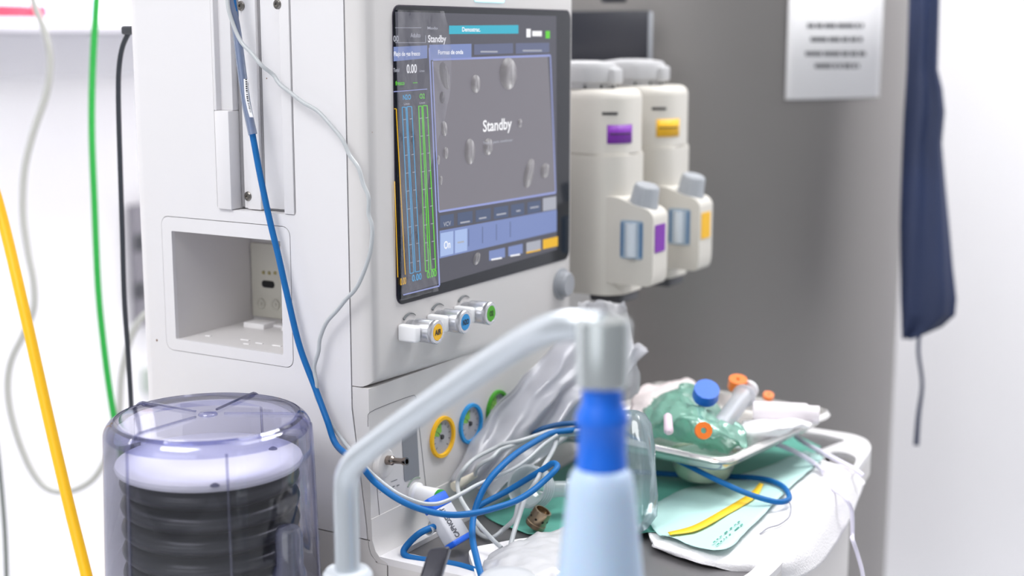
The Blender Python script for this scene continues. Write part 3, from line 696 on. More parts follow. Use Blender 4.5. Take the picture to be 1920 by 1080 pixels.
# ================================================================== cables and hoses
def cable(name, label, cat, pts, r, m_, group=None, parent=None, seg=12):
    o = MB().tube(pts, r, seg, 8).build(name, m_, parent, 80)
    return tag(o, label, cat, group) if parent is None else o
def Lp(pts, d): return [L(x, y, d) for x, y in pts]
bc = Lp([(432, -60), (437, 0), (445, 60), (452, 130), (462, 195), (473, 250), (488, 330), (505, 410), (522, 480), (540, 560), (562, 650), (590, 725), (620, 785), (645, 830)], -.012)
bc[-2] += V((0, -.006, 0)); bc[-1] += V((0, -.012, 0))
bc += [A(672, 868, 1.40), A(702, 903, 1.405), A(745, 935, 1.40), (A(790, 955, 1.40)), A(840, 965, 1.405), A(884, 963, 1.42), A(923, 954, 1.44), A(965, 940, 1.46), A(996, 922, 1.475), A(1020, 902, 1.49), A(1040, 883, 1.50), A(1045, 873, 1.51), A(1036, 869, 1.52), A(1018, 880, 1.53), A(954, 919, 1.55), A(912, 941, 1.55), A(890, 955, 1.55)]
cb = thing('blue_sensor_cable', 'blue cable running down the side rail and curving across above the worktop', 'cable', L(437, 0, -.012))
MB().tube(bc, .0033, 12, 8).build('cable_sheath', BLUEC, cb, 80)
sl = Lp([(428, -60), (433, 0), (444, 60), (453, 130), (462, 195), (474, 252)], -.013)
MB().tube(sl, .0046, 12, 8, False).build('clear_sleeve', clear('sleeve_clear', 'e6eef8', 'b0c4e0', .3, .1, .30, 'e8eef8'), cb, 80)
b = MB()   # barcode tag wrapped round the cable
sp = spline(Lp([(459, 148), (461, 180), (466, 205), (470, 220)], -.0175), 8)
for i in range(len(sp)-1): b.poly([sp[i]+V((-.0015, 0, 0)), sp[i]+V((.0036, 0, 0)), sp[i+1]+V((.0036, 0, 0)), sp[i+1]+V((-.0015, 0, 0))])
tg = b.build('barcode_tag', mat('tag_white', 'eeeef2', .5), cb, solid=.0002)
b = MB(); rnd = random.Random(5)
for i in range(0, len(sp)-6):
    p, q = sp[i], sp[i+1]; f = rnd.uniform(.25, .75); q = p.lerp(q, f); e = V((0, -.0003, 0))
    b.poly([p+V((.0008, 0, 0))+e, p+V((.0032, 0, 0))+e, q+V((.0032, 0, 0))+e, q+V((.0008, 0, 0))+e])
b.build('barcode_print', INK, tg)
gc = Lp([(430, -60), (437, 5), (447, 45), (462, 78), (482, 100), (500, 122), (512, 140), (524, 157), (545, 174), (568, 192), (595, 208), (618, 232), (642, 262), (655, 290), (672, 315), (681, 345), (691, 370), (691, 400), (698, 428), (695, 468), (684, 505), (668, 540), (648, 562), (632, 582), (612, 605), (600, 635), (597, 660), (589, 690), (594, 720), (592, 740), (604, 765), (622, 797), (648, 832)], -.012)
for i in range(1, 6): gc[i] += V((0, -.008, 0))
gc += [A(676, 866, 1.415), A(705, 895, 1.415), A(745, 925, 1.41), A(785, 942, 1.415), A(815, 945, 1.42), A(840, 938, 1.43), A(868, 924, 1.45), A(895, 909, 1.47), A(937, 891, 1.50), A(965, 877, 1.52), A(990, 860, 1.54), A(1018, 835, 1.56), A(1045, 816, 1.57)]
cable('grey_sensor_cable', 'thin wavy grey cable hanging in front of the white side panel', 'cable', gc, .0021, GREYC)
def Z(pts): return [T(x, y, z) for x, y, z in pts]
loops = [
 ('blue loop cable rising over the tangle and dropping to the worktop edge', 'blue_loop_cable', BLUEC, .0034, [(1120, 800, .888), (1068, 807, .893), (1034, 812, .896), (1007, 826, .898), (973, 847, .898), (946, 869, .895), (918, 899, .885), (898, 935, .868), (887, 974, .85), (886, 1010, .84), (893, 1044, .83), (902, 1078, .82), (915, 1110, .808)]),
 ('dark blue cable arching highest behind the blue neck of the bag', 'blue_loop_cable', mat('blue_cable_dark', '0a4c80', .5), .0030, [(1130, 795, .895), (1068, 794, .900), (1034, 799, .897), (1007, 809, .890), (991, 827, .870), (979, 860, .83), (975, 885, .812), (960, 900, .806), (930, 905, .805)]),
 ('short blue cable curving round the left corner of the worktop behind the black lever', 'blue_lead', BLUEC, .0036, [(816, 987, .832), (800, 993, .832), (784, 1002, .828), (768, 1017, .818), (757, 1033, .81), (762, 1043, .807), (781, 1048, .806), (825, 1054, .806), (860, 1060, .806), (897, 1071, .806), (925, 1079, .806), (960, 1090, .806)]),
 ('blue cable forming a flat loop on the towel in front of the steel tray', 'blue_loop_cable', BLUEC, .0032, [(1150, 800, .850), (1195, 826, .850), (1222, 840, .850), (1280, 868, .846), (1340, 898, .840), (1400, 925, .832), (1450, 940, .826), (1472, 940, .824), (1480, 931, .824), (1468, 912, .824), (1440, 900, .822), (1405, 895, .820), (1350, 893, .812), (1290, 891, .812), (1215, 886, .812), (1120, 880, .815)]),
 ('grey cable looping left of the clear cup and down to the plastic wrap', 'grey_lead', GREYC, .0024, [(1120, 806, .890), (1068, 808, .892), (1034, 808, .893), (1007, 816, .893), (973, 827, .892), (943, 833, .889), (926, 841, .885), (890, 860, .878), (868, 882, .870), (858, 905, .855), (862, 930, .850), (876, 955, .842), (895, 980, .832), (920, 1008, .824), (940, 1027, .818)]),
 ('grey cable ending in the cream plug above the blue sensor end', 'grey_lead', GREYC, .0023, [(1110, 812, .885), (1040, 816, .888), (1005, 820, .890), (965, 834, .888), (937, 844, .885), (923, 858, .880), (905, 868, .874), (893, 879, .866), (891, 891, .857)]),
 ('grey cable crossing in front of the clear cup and curling under the blue loop', 'grey_lead', GREYC, .0026, [(1100, 790, .88), (1055, 805, .884), (1045, 822, .884), (1037, 844, .882), (1020, 874, .878), (1007, 900, .870), (990, 925, .855), (973, 944, .845), (965, 972, .83), (945, 992, .815), (923, 1008, .806), (900, 1002, .804), (888, 985, .804)]),
 ('pale tube hanging from the clear cup down to the plastic wrap', 'grey_lead', GREYC, .0026, [(1000, 912, .858), (984, 938, .85), (972, 972, .835), (963, 1000, .825), (956, 1028, .816)]),
 ('pale lead crossing behind the blue neck at cup height', 'grey_lead', GREYC, .0022, [(1130, 832, .845), (1068, 826, .848), (1045, 832, .848), (1020, 850, .846), (985, 868, .842), (955, 884, .836), (930, 900, .828), (905, 930, .815), (895, 955, .806)]),
]
for lab, nm, m_, r, pts in loops: cable(nm, lab, 'cable', Z(pts), r, m_, 'cables tangled on the worktop')
# cream plug
p, q = T(891, 890, .856), T(851, 913, .850)
MB().frustum(p, q, .0036, .0056, 16).build('x', mat('plug_cream', 'd6cfbf', .5)).name = 'cable_plug'
tag(bpy.data.objects['cable_plug'], 'cream plug at the end of a grey cable above the sensor', 'plug')
# left side hoses
tag(MB().tube([A(-150, -700, 1.62), A(-90, 60, 1.62), A(-40, 260, 1.62), A(2, 400, 1.62), A(45, 580, 1.60), A(90, 780, 1.58), A(130, 950, 1.56), A(165, 1090, 1.54), A(240, 1400, 1.5), A(330, 1900, 1.45)], .0062, 16, 8).build('yellow_hose', mat('hose_yellow', 'f7bd06', .45), None, 80), 'bright yellow gas hose slanting down at the far left', 'hose')
tag(MB().tube([A(200, -900, 1.95), A(192, -200, 1.95), A(181, 0, 1.95), A(174, 120, 1.95), A(172, 240, 1.95), A(177, 380, 1.95), A(184, 540, 1.95), A(196, 660, 1.95), A(210, 760, 1.95), A(235, 900, 1.95), A(280, 1150, 1.95)], .0045, 16, 8).build('green_hose', mat('hose_green', '16a23c', .45), None, 80), 'green gas hose hanging between the grey hose and the black cable', 'hose')
tag(MB().tube([A(20, -800, 2.1), A(40, -100, 2.1), A(62, 0, 2.1), A(84, 60, 2.1), A(94, 112, 2.1), A(87, 175, 2.1), A(62, 250, 2.1), A(46, 320, 2.1), A(43, 400, 2.1), A(52, 470, 2.1), A(63, 530, 2.1), A(63, 580, 2.1), A(45, 625, 2.1), A(20, 680, 2.1), A(15, 740, 2.1), A(30, 810, 2.1), A(58, 880, 2.1), A(92, 917, 2.1), (A(140, 918, 2.1)), A(185, 885, 2.1), A(220, 800, 2.1), A(230, 690, 2.1), A(262, 600, 2.1), A(330, 560, 2.1)], .0050, 16, 8).build('grey_hose', mat('hose_grey', 'b0b0ac', .5), None, 80), 'looping grey hose hanging at the far left of the white machine', 'hose')
tag(MB().tube([A(-30, 700, 2.1), A(-8, 820, 2.1), A(4, 930, 2.1), A(11, 1040, 2.1), A(12, 1200, 2.1), A(0, 1600, 2.1)], .0035, 12, 8).build('dark_wire', mat('wire_dark', '6a706c', .5), None, 80), 'thin dark grey wire at the bottom left corner', 'wire')
bcbl = thing('black_power_cable', 'black cable plugged into the rear edge of the white machine at the left', 'cable', V((-.325, .05, 1.35)))
y_ = .05
pts = [on(x, y, 1, y_) for x, y in ((248, 54), (240, 64), (229, 90), (223, 130), (222, 190), (225, 300), (229, 430), (233, 560), (240, 660), (246, 760), (252, 900), (262, 1200), (280, 1600))]
MB().tube(pts, .0030, 14, 8).build('cable_sheath', mat('cable_black', '2b3038', .42), bcbl, 80)
c = on(236, 55, 1, y_); MB().box(c-V((.003, .006, .006)), V((-.3262, c.y+.006, c.z+.004)), .003, 3).build('plug', mat('cable_black', '', .4), bcbl)
# socket panel on the left wall
p, q = on(236, 385, 0, WX), on(285, 600, 0, WX)
so = thing('wall_socket_panel', 'grey socket panel on the left wall beside the machine edge', 'socket', V((WX, (p.y+q.y)/2, q.z)))
MB().box((WX, p.y, q.z), (WX+.03, q.y+.12, p.z), .004).build('cover', mat('socket_grey', '8d8a92', .5), so)
b = MB()
for py in (455, 545):
    c = on(262, py, 0, WX+.03); b.box(c-V((.002, .02, .02)), c+V((.004, .02, .02)), .004)
b.build('outlet', DGREY, so)
p = on(276, 712, 0, WX)
tag(MB().box((WX, p.y-.02, p.z-.03), (WX+.015, p.y+.03, p.z+.03), .003).build('wall_plate', mat('plate_sage', 'b6c0b8', .5)), 'small pale sage plate low on the left wall', 'wall plate')

# ================================================================== things on the worktop
def sheet(rows, nx=10, ny=8, amp=.0, sc=30, seed=0, lift=None):
    """rows of control points -> dense smooth grid"""
    R = [spline(r, nx) for r in rows]; cols = []
    for j in range(len(R[0])): cols.append(spline([r[j] for r in R], ny))
    out = [[cols[j][i] for j in range(len(cols))] for i in range(len(cols[0]))]
    if amp: out = [[p+V((0, 0, 1))*noise.noise(p*sc+V((seed, 0, 0)))*amp+wob(p, sc*2.3, amp*.35, seed) for p in r] for r in out]
    return out
DR_ = mat('drape_teal', '63b09f', .5, bump=.3, bscale=80, var=.12)
rows = [Z([(880, 930, .802), (1000, 880, .802), (1150, 850, .803), (1300, 812, .803), (1440, 800, .804), (1540, 838, .806)]),
        Z([(900, 955, .802), (1010, 930, .803), (1150, 905, .804), (1280, 890, .804), (1400, 868, .806), (1505, 872, .812)]),
        Z([(930, 980, .802), (1050, 985, .803), (1160, 975, .804), (1260, 965, .806), (1370, 945, .812), (1440, 918, .815)]),
        Z([(990, 1002, .802), (1080, 1010, .804), (1180, 1003, .806), (1240, 998, .811), (1310, 1015, .815), (1350, 1028, .816)])]
dp = thing('surgical_drape', 'teal paper drape spread under the steel tray and the clear bag', 'drape', T(1250, 930, .80))
MB().grid(sheet(rows, 10, 8, .0022, 28, 2)).build('drape_sheet', DR_, dp, 80, solid=.0005)
rows = [Z([(1205, 960, .810), (1262, 925, .811), (1330, 905, .811), (1420, 880, .813), (1510, 845, .815)]),
        Z([(1232, 1000, .815), (1300, 985, .816), (1370, 945, .817), (1440, 905, .818), (1532, 852, .817)]),
        Z([(1245, 1003, .817), (1350, 1032, .820), (1410, 985, .821), (1480, 915, .821), (1545, 858, .818)])]
MB().grid(sheet(rows, 8, 6, .0015, 40, 4)).build('printed_border', mat('drape_pale', 'bfe4df', .4, bump=.2, bscale=80), dp, 80, solid=.0004)
st = sheet([Z([(1252, 998, .8195), (1300, 985, .8195), (1352, 957, .8200), (1405, 925, .8205), (1424, 905, .8205)]), Z([(1256, 1003, .8200), (1306, 995, .8200), (1358, 968, .8205), (1415, 934, .821), (1432, 908, .821)])], 8, 2)
MB().grid(st).build('yellow_stripe', mat('stripe_yellow', 'f4c81c', .5), dp, 80, solid=.0004)
b = MB(); rnd = random.Random(2)
for k in range(26):
    f = k/26; x, y = 1332+60*f*.9, 1020-44*f; w_ = rnd.uniform(1.5, 5)
    if rnd.random() < .8:
        for dx, dy in ((0, 0), (7, 4)):
            if rnd.random() < .8: p0 = T(x+dx, y+dy, .8215); p1 = T(x+dx+w_*.6, y+dy-w_*.4, .8215); p2 = T(x+dx+w_*.6+2, y+dy-w_*.4+1.5, .8215); p3 = T(x+dx+2, y+dy+1.5, .8215); b.poly([p0, p1, p2, p3])
b.build('green_print', mat('print_green', '3e9484', .6), dp)
# white towel over the worktop edge
rows = [Z([(1212, 985, .804), (1290, 972, .806), (1380, 930, .807), (1470, 880, .808), (1532, 862, .808)]),
        Z([(1218, 1008, .807), (1310, 1008, .809), (1410, 962, .811), (1500, 905, .812), (1570, 872, .812)]),
        Z([(1224, 1018, .809), (1325, 1036, .811), (1450, 1000, .813), (1545, 925, .814), (1602, 880, .812)]),
        Z([(1226, 1024, .8085), (1330, 1050, .8085)])+[V((.371, .215, .8085)), V((.357, .40, .809)), V((.343, .53, .808))],
        Z([(1222, 1022, .804), (1328, 1060, .804)])+[V((.382, .225, .784)), V((.368, .41, .775)), V((.350, .545, .792))]]
g = sheet(rows, 12, 8, .0016, 45, 9)
tag(MB().grid(g).build('towel', COTTON, None, 80, solid=.003), 'white textured towel hanging over the right front edge of the worktop', 'towel')
# bowl + tray
bc_ = T(1318, 893, .822); BR = .038
tag(MB().lathe((bc_.x, bc_.y, .8205), (0, 0, 1), [(0, 0), (.024, 0), (.031, .004), (.036, .014), (BR, .030), (BR+.003, .0305), (BR+.003, .032), (BR-.0015, .031), (.034, .014), (.029, .006), (0, .003)], 56).build('steel_bowl', mat('bowl_steel', 'c9c7b4', .3, .7)), 'small steel bowl under the near corner of the steel tray', 'bowl')
ZT = .868
Bc, Cc = T(1566, 772, ZT), T(1362, 868, ZT); Fc = T(1275, 702, ZT)
sd = (Bc-Cc); wl = sd.length; e1 = sd.normalized(); e2 = V((-e1.y, e1.x, 0)); 
if (Fc-Bc).dot(e2) < 0: e2 = -e2
ln = (Fc-Bc).dot(e2)
TC = Cc+sd/2+e2*ln/2
def trp(u, v, z): return TC+e1*(u*wl/2)+e2*(v*ln/2)+V((0, 0, z-ZT))
print('TRAY', wl, ln, TC)
tr = thing('steel_tray', 'shiny rectangular steel instrument tray tilted on the bowl at the right', 'tray', V((TC.x, TC.y, ZT-.02)))
b = MB(); rows = []
for k, z, e in ((1, 0, 0), (.985, -.002, 0), (.93, -.003, 0), (.90, -.016, 0), (.86, -.019, 0)):
    o_ = rrect(-wl/2*k if k > .95 else -wl/2+(1-k)*.16, 0, 0, 0, .0) if False else None
for ins, z in ((.001, -.005), (-.001, -.002), (.001, .002), (.005, .003), (.009, .001), (.012, -.013), (.016, -.017), (.05, -.0175)):
    rows.append([TC+e1*p[0]+e2*p[1]+V((0, 0, z)) for p in rrect(-wl/2+ins, wl/2-ins, -ln/2+ins, ln/2-ins, max(.022-ins*.6, .006), 7)])
b.grid(rows, True); b.poly(rows[-1]); b.build('pan', mat('tray_steel', 'e8e6e4', .24, .75), tr, 50, solid=.001)
def tp(px, py, z): return T(px, py, z)
ZB = ZT-.016
# gauze lying over the far left of the tray
rows = [[tp(1190, 735, .895), tp(1230, 722, .890), tp(1275, 712, .886), tp(1300, 712, .882)], [tp(1185, 750, .892), tp(1235, 742, .896), tp(1280, 730, .890), tp(1310, 730, .880)], [tp(1180, 778, .880), tp(1230, 770, .884), tp(1285, 755, .878), tp(1315, 750, .868)]]
tag(MB().grid(sheet(rows, 8, 8, .006, 50, 3)).build('gauze_swab', mat('gauze', 'ddd2d2', .9, bump=.4, bscale=300), None, 80, solid=.002), 'off-white gauze crumpled over the far left end of the tray', 'gauze')
rows = [[tp(1392, 792, .872), tp(1440, 784, .878), tp(1490, 782, .878), tp(1528, 785, .873)], [tp(1385, 810, .870), tp(1430, 806, .884), tp(1480, 800, .884), tp(1520, 797, .876)], [tp(1376, 828, .862), tp(1415, 825, .870), tp(1455, 815, .874), tp(1490, 802, .874)], [tp(1368, 842, .858), tp(1398, 842, .858), tp(1430, 832, .862), tp(1465, 818, .868)]]
tag(MB().grid(sheet(rows, 8, 8, .004, 55, 6)).build('folded_cloth', COTTON, None, 80, solid=.002), 'folded white cloth at the right end inside the tray', 'cloth')
# mask: green translucent cup with a cushion
MK = clear('mask_green', 'eefaf6', 'a4dac9', .2, .2, .34, 'd0f6ea', bump=.5, bscale=40)
mc = tp(1288, 797, .866)
mk = thing('face_mask', 'translucent green face mask lying in the left part of the tray', 'face mask', mc)
b = MB(); axm = (V((.05, -.12, 1))).normalized()
b.lathe(mc, axm, [(.044, 0), (.046, .006), (.043, .014), (.039, .024), (.032, .034), (.021, .041), (.012, .044), (.011, .052), (.0095, .052), (.0095, .044)], 48, mod=lambda a, t: 1+.10*math.cos(a*2+.6)+.05*math.cos(a*3)); b.build('cup', MK, mk, 80)
b = MB(); b.lathe(mc, axm, [(.045, -.006), (.050, -.002), (.051, .005), (.046, .009), (.042, .004), (.042, -.003), (.045, -.006)], 48, mod=lambda a, t: 1+.10*math.cos(a*2+.6)+.05*math.cos(a*3)); b.build('cushion', MK, mk, 80)
rows = [[tp(1205, 755, .885), tp(1262, 735, .905), tp(1330, 770, .898), tp(1395, 805, .880)], [tp(1208, 785, .884), tp(1275, 782, .906), tp(1335, 805, .898), tp(1402, 828, .876)], [tp(1214, 806, .872), tp(1283, 817, .880), tp(1340, 832, .878), tp(1388, 842, .866)], [tp(1216, 816, .862), tp(1280, 828, .862), tp(1325, 840, .862), tp(1358, 850, .859)]]
tag(MB().grid(sheet(rows, 12, 12, .010, 55, 8)).build('green_wrapper', clear('wrapper_green', 'e6f8f2', 'a0dccb', .3, .15, .30, 'c6f4e6', bump=.6, bscale=50), None, 80, solid=.0008), 'crumpled see-through green plastic wrapper spread over the mask in the tray', 'wrapper')
def ringcap(name, label, px, py, z, m_, r, h, ax, inner=.4, par=None):
    c = tp(px, py, z); ax = V(ax).normalized()
    o = MB().lathe(c, ax, [(r*inner, 0), (r, 0), (r*1.05, h*.2), (r, h), (r*inner, h), (r*inner, 0)], 28, mod=lambda a, t: 1+.015*math.cos(a*12)).build(name, m_, par, 50)
    return o if par else tag(o, label, 'cap')
ORG = mat('cap_orange', 'ee7a2a', .4); BLU = mat('cap_blue', '1263cc', .4)
ringcap('orange_cap', 'orange ring cap on the green mask, nearest the tray front', 1318, 808, .905, ORG, .0095, .006, (.5, -.75, .35), .35, mk)
ringcap('orange_stopper', 'large orange cap sticking up over the far rim of the tray', 1382, 728, .905, ORG, .0115, .014, (.2, -.3, 1), .2)
ringcap('orange_stopper', 'small orange cap at the far rim, half hidden behind the syringe', 1440, 746, .878, ORG, .007, .006, (.3, -.4, 1), .2)
ringcap('blue_cap', 'round blue cap on top of the green mask', 1322, 745, .915, BLU, .0150, .016, (.35, -.5, .8), .01, mk)
# syringe
SYR = clear('syringe_clear', 'eef0f4', 'a9adb8', .3, .1, .5, 'eceef2')
a0, a1 = tp(1345, 808, .885), tp(1395, 742, .900)
sy = thing('syringe', 'clear white syringe leaning diagonally in the middle of the tray', 'syringe', a0)
d = (a1-a0); b = MB(); b.lathe(a0, d, [(.003, -.14), (.003, 0), (.0105, .02), (.0115, .05), (.0115, .97), (.0150, .98), (.0150, 1.0), (.0100, 1.0)], 28); b.build('barrel', SYR, sy, 50)
b = MB(); b.lathe(a0, d, [(0, .1), (.0098, .1), (.0098, .18), (.0035, .2), (.0035, 1.15), (.0120, 1.16), (.0120, 1.2), (0, 1.2)], 24); b.build('plunger', mat('plunger_white', 'ecebef', .4), sy, 50)
a0, a1 = tp(1412, 772, .884), tp(1536, 778, .884)
tag(MB().lathe(a0, a1-a0, [(0, 0), (.0125, 0), (.0135, .04), (.0135, .80), (.0110, .84), (.0110, 1), (0, 1)], 28).build('white_tube', mat('tube_pinkwhite', 'e4dde2', .4), None, 50), 'pale off-white plastic tube lying along the far side of the tray', 'tube')
a0, a1 = tp(1252, 778, .914), tp(1254, 812, .902)
tag(MB().lathe(a0, a1-a0, [(0, 0), (.0030, 0), (.0050, .1), (.0055, .9), (.003, 1), (0, 1)], 16).build('pink_vial', mat('vial_pink', 'd8c4d0', .4), None, 50), 'slim pinkish vial standing on the left of the green mask', 'vial')
# white tubes to the right
cable('white_catheter', 'white tube from under the tray onto the towel, left of the pair', 'tube', [tp(1400, 815, .842), tp(1440, 828, .842), tp(1475, 840, .838), tp(1505, 855, .832), (tp(1530, 872, .8205)), tp(1545, 885, .8195)], .0030, mat('catheter_white', 'e6e2f2', .4), 'white tubes by the towel')
cable('white_catheter', 'white tube from under the tray to the worktop handle, right of the pair', 'tube', [tp(1470, 800, .840), tp(1505, 828, .836), tp(1545, 850, .828), tp(1580, 868, .820), tp(1602, 880, .8195), tp(1618, 892, .814)], .0030, mat('catheter_white', '', .4), 'white tubes by the towel')
cable('hanging_tube', 'thin pale tube hanging below the towel at the worktop front', 'tube', [T(1560, 915, .8175), T(1585, 935, .8165), V((.377, .41, .800)), V((.379, .41, .77)), A(1598, 1010, 1.595), A(1608, 1040, 1.60), A(1618, 1080, 1.60), A(1622, 1140, 1.6), A(1630, 1300, 1.6)], .0024, mat('catheter_white', '', .4))
cable('thin_grey_wire', 'thin grey wire curled on the white towel below the blue loop', 'wire', Z([(1478, 938, .8235), (1483, 950, .8205), (1480, 968, .8185), (1462, 983, .8175), (1440, 990, .8165), (1425, 1001, .8155)]), .0009, mat('wire_grey', '9a9aa4', .5))

# carbon dioxide sensor
B1 = T(854, 1022, .817); B2 = T(884, 1004, .817); T1 = min((T(815, 956, .80+.001*k) for k in range(110)), key=lambda p: abs((p-B1).normalized().dot((B2-B1).normalized())))
le = (T1-B1); wd_ = B2-B1; lz = le.normalized(); wx = (wd_-lz*wd_.dot(lz)).normalized(); nz = wx.cross(lz)
if nz.z < 0: nz = -nz
LEN, WID, TH = le.length, .034, .014
print('SENSOR', LEN, wd_.length)
se = thing('carbon_dioxide_sensor', 'grey-white carbon dioxide sensor block with bright blue ends leaning on the worktop', 'sensor', B1)
def sbox(l0, l1, mt, nm, grow=0, par=None):
    b = MB(); b.box((-grow, l0, -TH-grow), (WID+grow, l1, grow), .002, 3)
    M_ = Matrix((wx, lz, nz)).transposed().to_4x4(); M_.translation = B1; b.bm.transform(M_); return b.build(nm, mt, par or se, 40)
sb = sbox(0.004, LEN, mat('sensor_grey', 'c2c3ca', .4), 'housing')
sbox(-.001, .0055, mat('sensor_blue', '1560d8', .4), 'blue_foot', .0003); sbox(LEN-.001, LEN+.014, mat('sensor_blue', '', .4), 'blue_head', .0003)
text('CAPNOSTAT', B1+lz*.006+wx*.0150+nz*.0001, lz, -wx , .0078, mat('print_dark', '4a4c54', .6), sb, 'lettering', width=LEN*.82, th=0, bold=.03)
o = bpy.data.objects['lettering'] if 'lettering' in bpy.data.objects else None
# fix lettering height above the face
for ob in [x for x in bpy.data.objects if x.name == 'lettering']:
    for v in ob.data.vertices: v.co += nz*.0003
# clear elbow beside the sensor
p, q = T(832, 968, .828), T(808, 992, .830)
CL = clear('clear_rigid', 'f0f4f6', 'b4c0ca', .5, .06, .40, 'f6fafc')
tag(MB().lathe(p, q-p, [(.0085, 0), (.0085, .3), (.0070, .35), (.0070, .75), (.0050, .8), (.0050, 1.15), (.0035, 1.15), (.004, .2)], 28).build('clear_elbow', CL, None, 50), 'clear plastic connector between the sensor and the short blue cable', 'connector')
# clear cup connector
c = T(990, 912, .845); ax = (A(960, 905, 1.2)-A(1010, 912, 1.36)).normalized()
ax = (CAM-c).normalized()*.8+R_*(-.45)+V((0, 0, .1)); ax.normalize()
cp_ = thing('clear_cup', 'round clear plastic cup connector lying open in the cable tangle', 'connector', c)
b = MB(); b.lathe(c-ax*.034, ax, [(.007, -.03), (.0075, 0), (.015, .002), (.0190, .006), (.0200, .012), (.0232, .014), (.0232, .034), (.0243, .0355), (.0243, .0375), (.0218, .0375), (.0212, .012), (.0140, .008), (.010, .006)], 48); b.build('cup', CL, cp_, 50)
b = MB()
for t in (.016, .021, .026, .031): b.lathe(c-ax*.034+ax*t, ax, [(.0231, -.0007), (.0240, 0), (.0231, .0007)], 48)
b.lathe(c-ax*.026, ax, [(.0150, 0), (.0165, .001), (.0180, 0), (.0165, -.001), (.0150, 0)], 40)
b.build('ribs', clear('cup_rib', 'f4f6f8', 'c8d0d8', .5, .1, .6, 'f4f8fc'), cp_)
p = c-ax*.03+R_*.014+V((0, 0, -.0)); q = p+R_*.03
b = MB(); b.lathe(p, q-p, [(.009, 0), (.009, .5), (.012, .52), (.012, 1), (.010, 1), (.007, .4)], 28); b.build('side_tube', CL, cp_)
# brass swivel
c = T(1010, 972, .818); ax = (V((.35, .35, .85))).normalized()
ax = (U_*.8+R_*.42-D_*.25).normalized()
br = thing('metal_fitting', 'bronze coloured metal fitting with small holes beside the clear cup', 'fitting', c-ax*.01)
MB().lathe(c-ax*.010, ax, [(0, 0), (.0108, 0), (.0115, .001), (.0115, .005), (.0106, .0055), (.0106, .019), (.0098, .021), (.0080, .021), (.0080, .016), (0, .016)], 36).build('barrel', mat('bronze', 'a08d76', .28, 1), br)
b = MB(); xx = ax.orthogonal().normalized(); yy = ax.cross(xx)
for k in range(8):
    a = k*math.pi/4+.2; n_ = xx*math.cos(a)+yy*math.sin(a); b.frustum(c+ax*.0015+n_*.0102, c+ax*.0015+n_*.0109, .0014, .0014, 12)
b.build('vent_hole', mat('hole_black', '15130f', .8), br)
# white foam tray with clear wrap
pts = [(878, 1032), (890, 1024), (965, 1010), (1060, 998), (1110, 1002), (1120, 1080), (1090, 1120), (905, 1115)]
Q = [T(x, y, .8095) for x, y in pts]
ft = thing('plastic_packet', 'white packet in crinkled clear wrap at the front of the worktop', 'packet', Q[0])
MB().plate(roundpoly([(q.x, q.y) for q in Q], .008, 4), [], XY(.8008), .008).build('white_insert', mat('packet_white', 'f0eef0', .5), ft)
rows = [Z([(915, 1040, .812), (960, 1018, .820), (1010, 1000, .824), (1075, 985, .822)]), Z([(905, 1060, .813), (965, 1040, .834), (1030, 1025, .836), (1085, 1015, .830)]), Z([(905, 1085, .814), (970, 1075, .836), (1040, 1062, .840), (1100, 1055, .828)]), Z([(915, 1115, .813), (980, 1110, .824), (1050, 1105, .826), (1110, 1095, .818)])]
MB().grid(sheet(rows, 14, 14, .0035, 55, 12)).build('clear_wrap', clear('wrap_clear', 'fbfbfd', 'dcdce4', .3, .15, .40, 'ffffff', bump=.5, bscale=45), ft, 80, solid=.0003)
# tall plastic bag leaning on the lower panel
PB = clear('bag_clear', 'f6f6fa', 'd2d2dc', .3, .22, .36, 'fbfbff', bump=.35, bscale=24)
rows = []
Lft = [(838, 905, 1.585), (868, 858, 1.60), (905, 800, 1.63), (955, 738, 1.655), (1010, 680, 1.68), (1060, 632, 1.70), (1110, 592, 1.72)]
Rgt = [(930, 925, 1.60), (985, 880, 1.63), (1040, 835, 1.66), (1090, 790, 1.68), (1135, 745, 1.68), (1180, 700, 1.71), (1215, 660, 1.73)]
la, ra = spline([A(*p) for p in Lft], 8), spline([A(*p) for p in Rgt], 8)
fw = V((-math.sin(YAW), math.cos(YAW), 0)); n = len(la)
for i in range(n):
    f = i/(n-1); row = []
    for j in range(45):
        g_ = j/44; p = la[i].lerp(ra[i], g_)
        p += -fw*(.006+.010*math.sin(math.pi*g_))*(1-abs(2*f-1)**3)*1.0 + fw*(.0075*math.sin(g_*11+f*2.5+2.2*noise.noise(V((f*3, g_*3, 0))))+.003*math.sin(g_*27+f*9+3*noise.noise(V((f*5, g_*4, 3)))))
        p += wob(p, 35, .004, 5); row.append(p)
    rows.append(row)
pbg = thing('plastic_bag', 'long crumpled clear plastic bag sloping up from the worktop past the gauges', 'plastic bag', A(880, 880, 1.58))
MB().grid(rows).build('front_film', PB, pbg, 80, solid=.0002)
rows2 = [[p+fw*(.014+.006*noise.noise(p*30)) for p in r] for r in rows]
MB().grid(rows2).build('rear_film', PB, pbg, 80, solid=.0002)
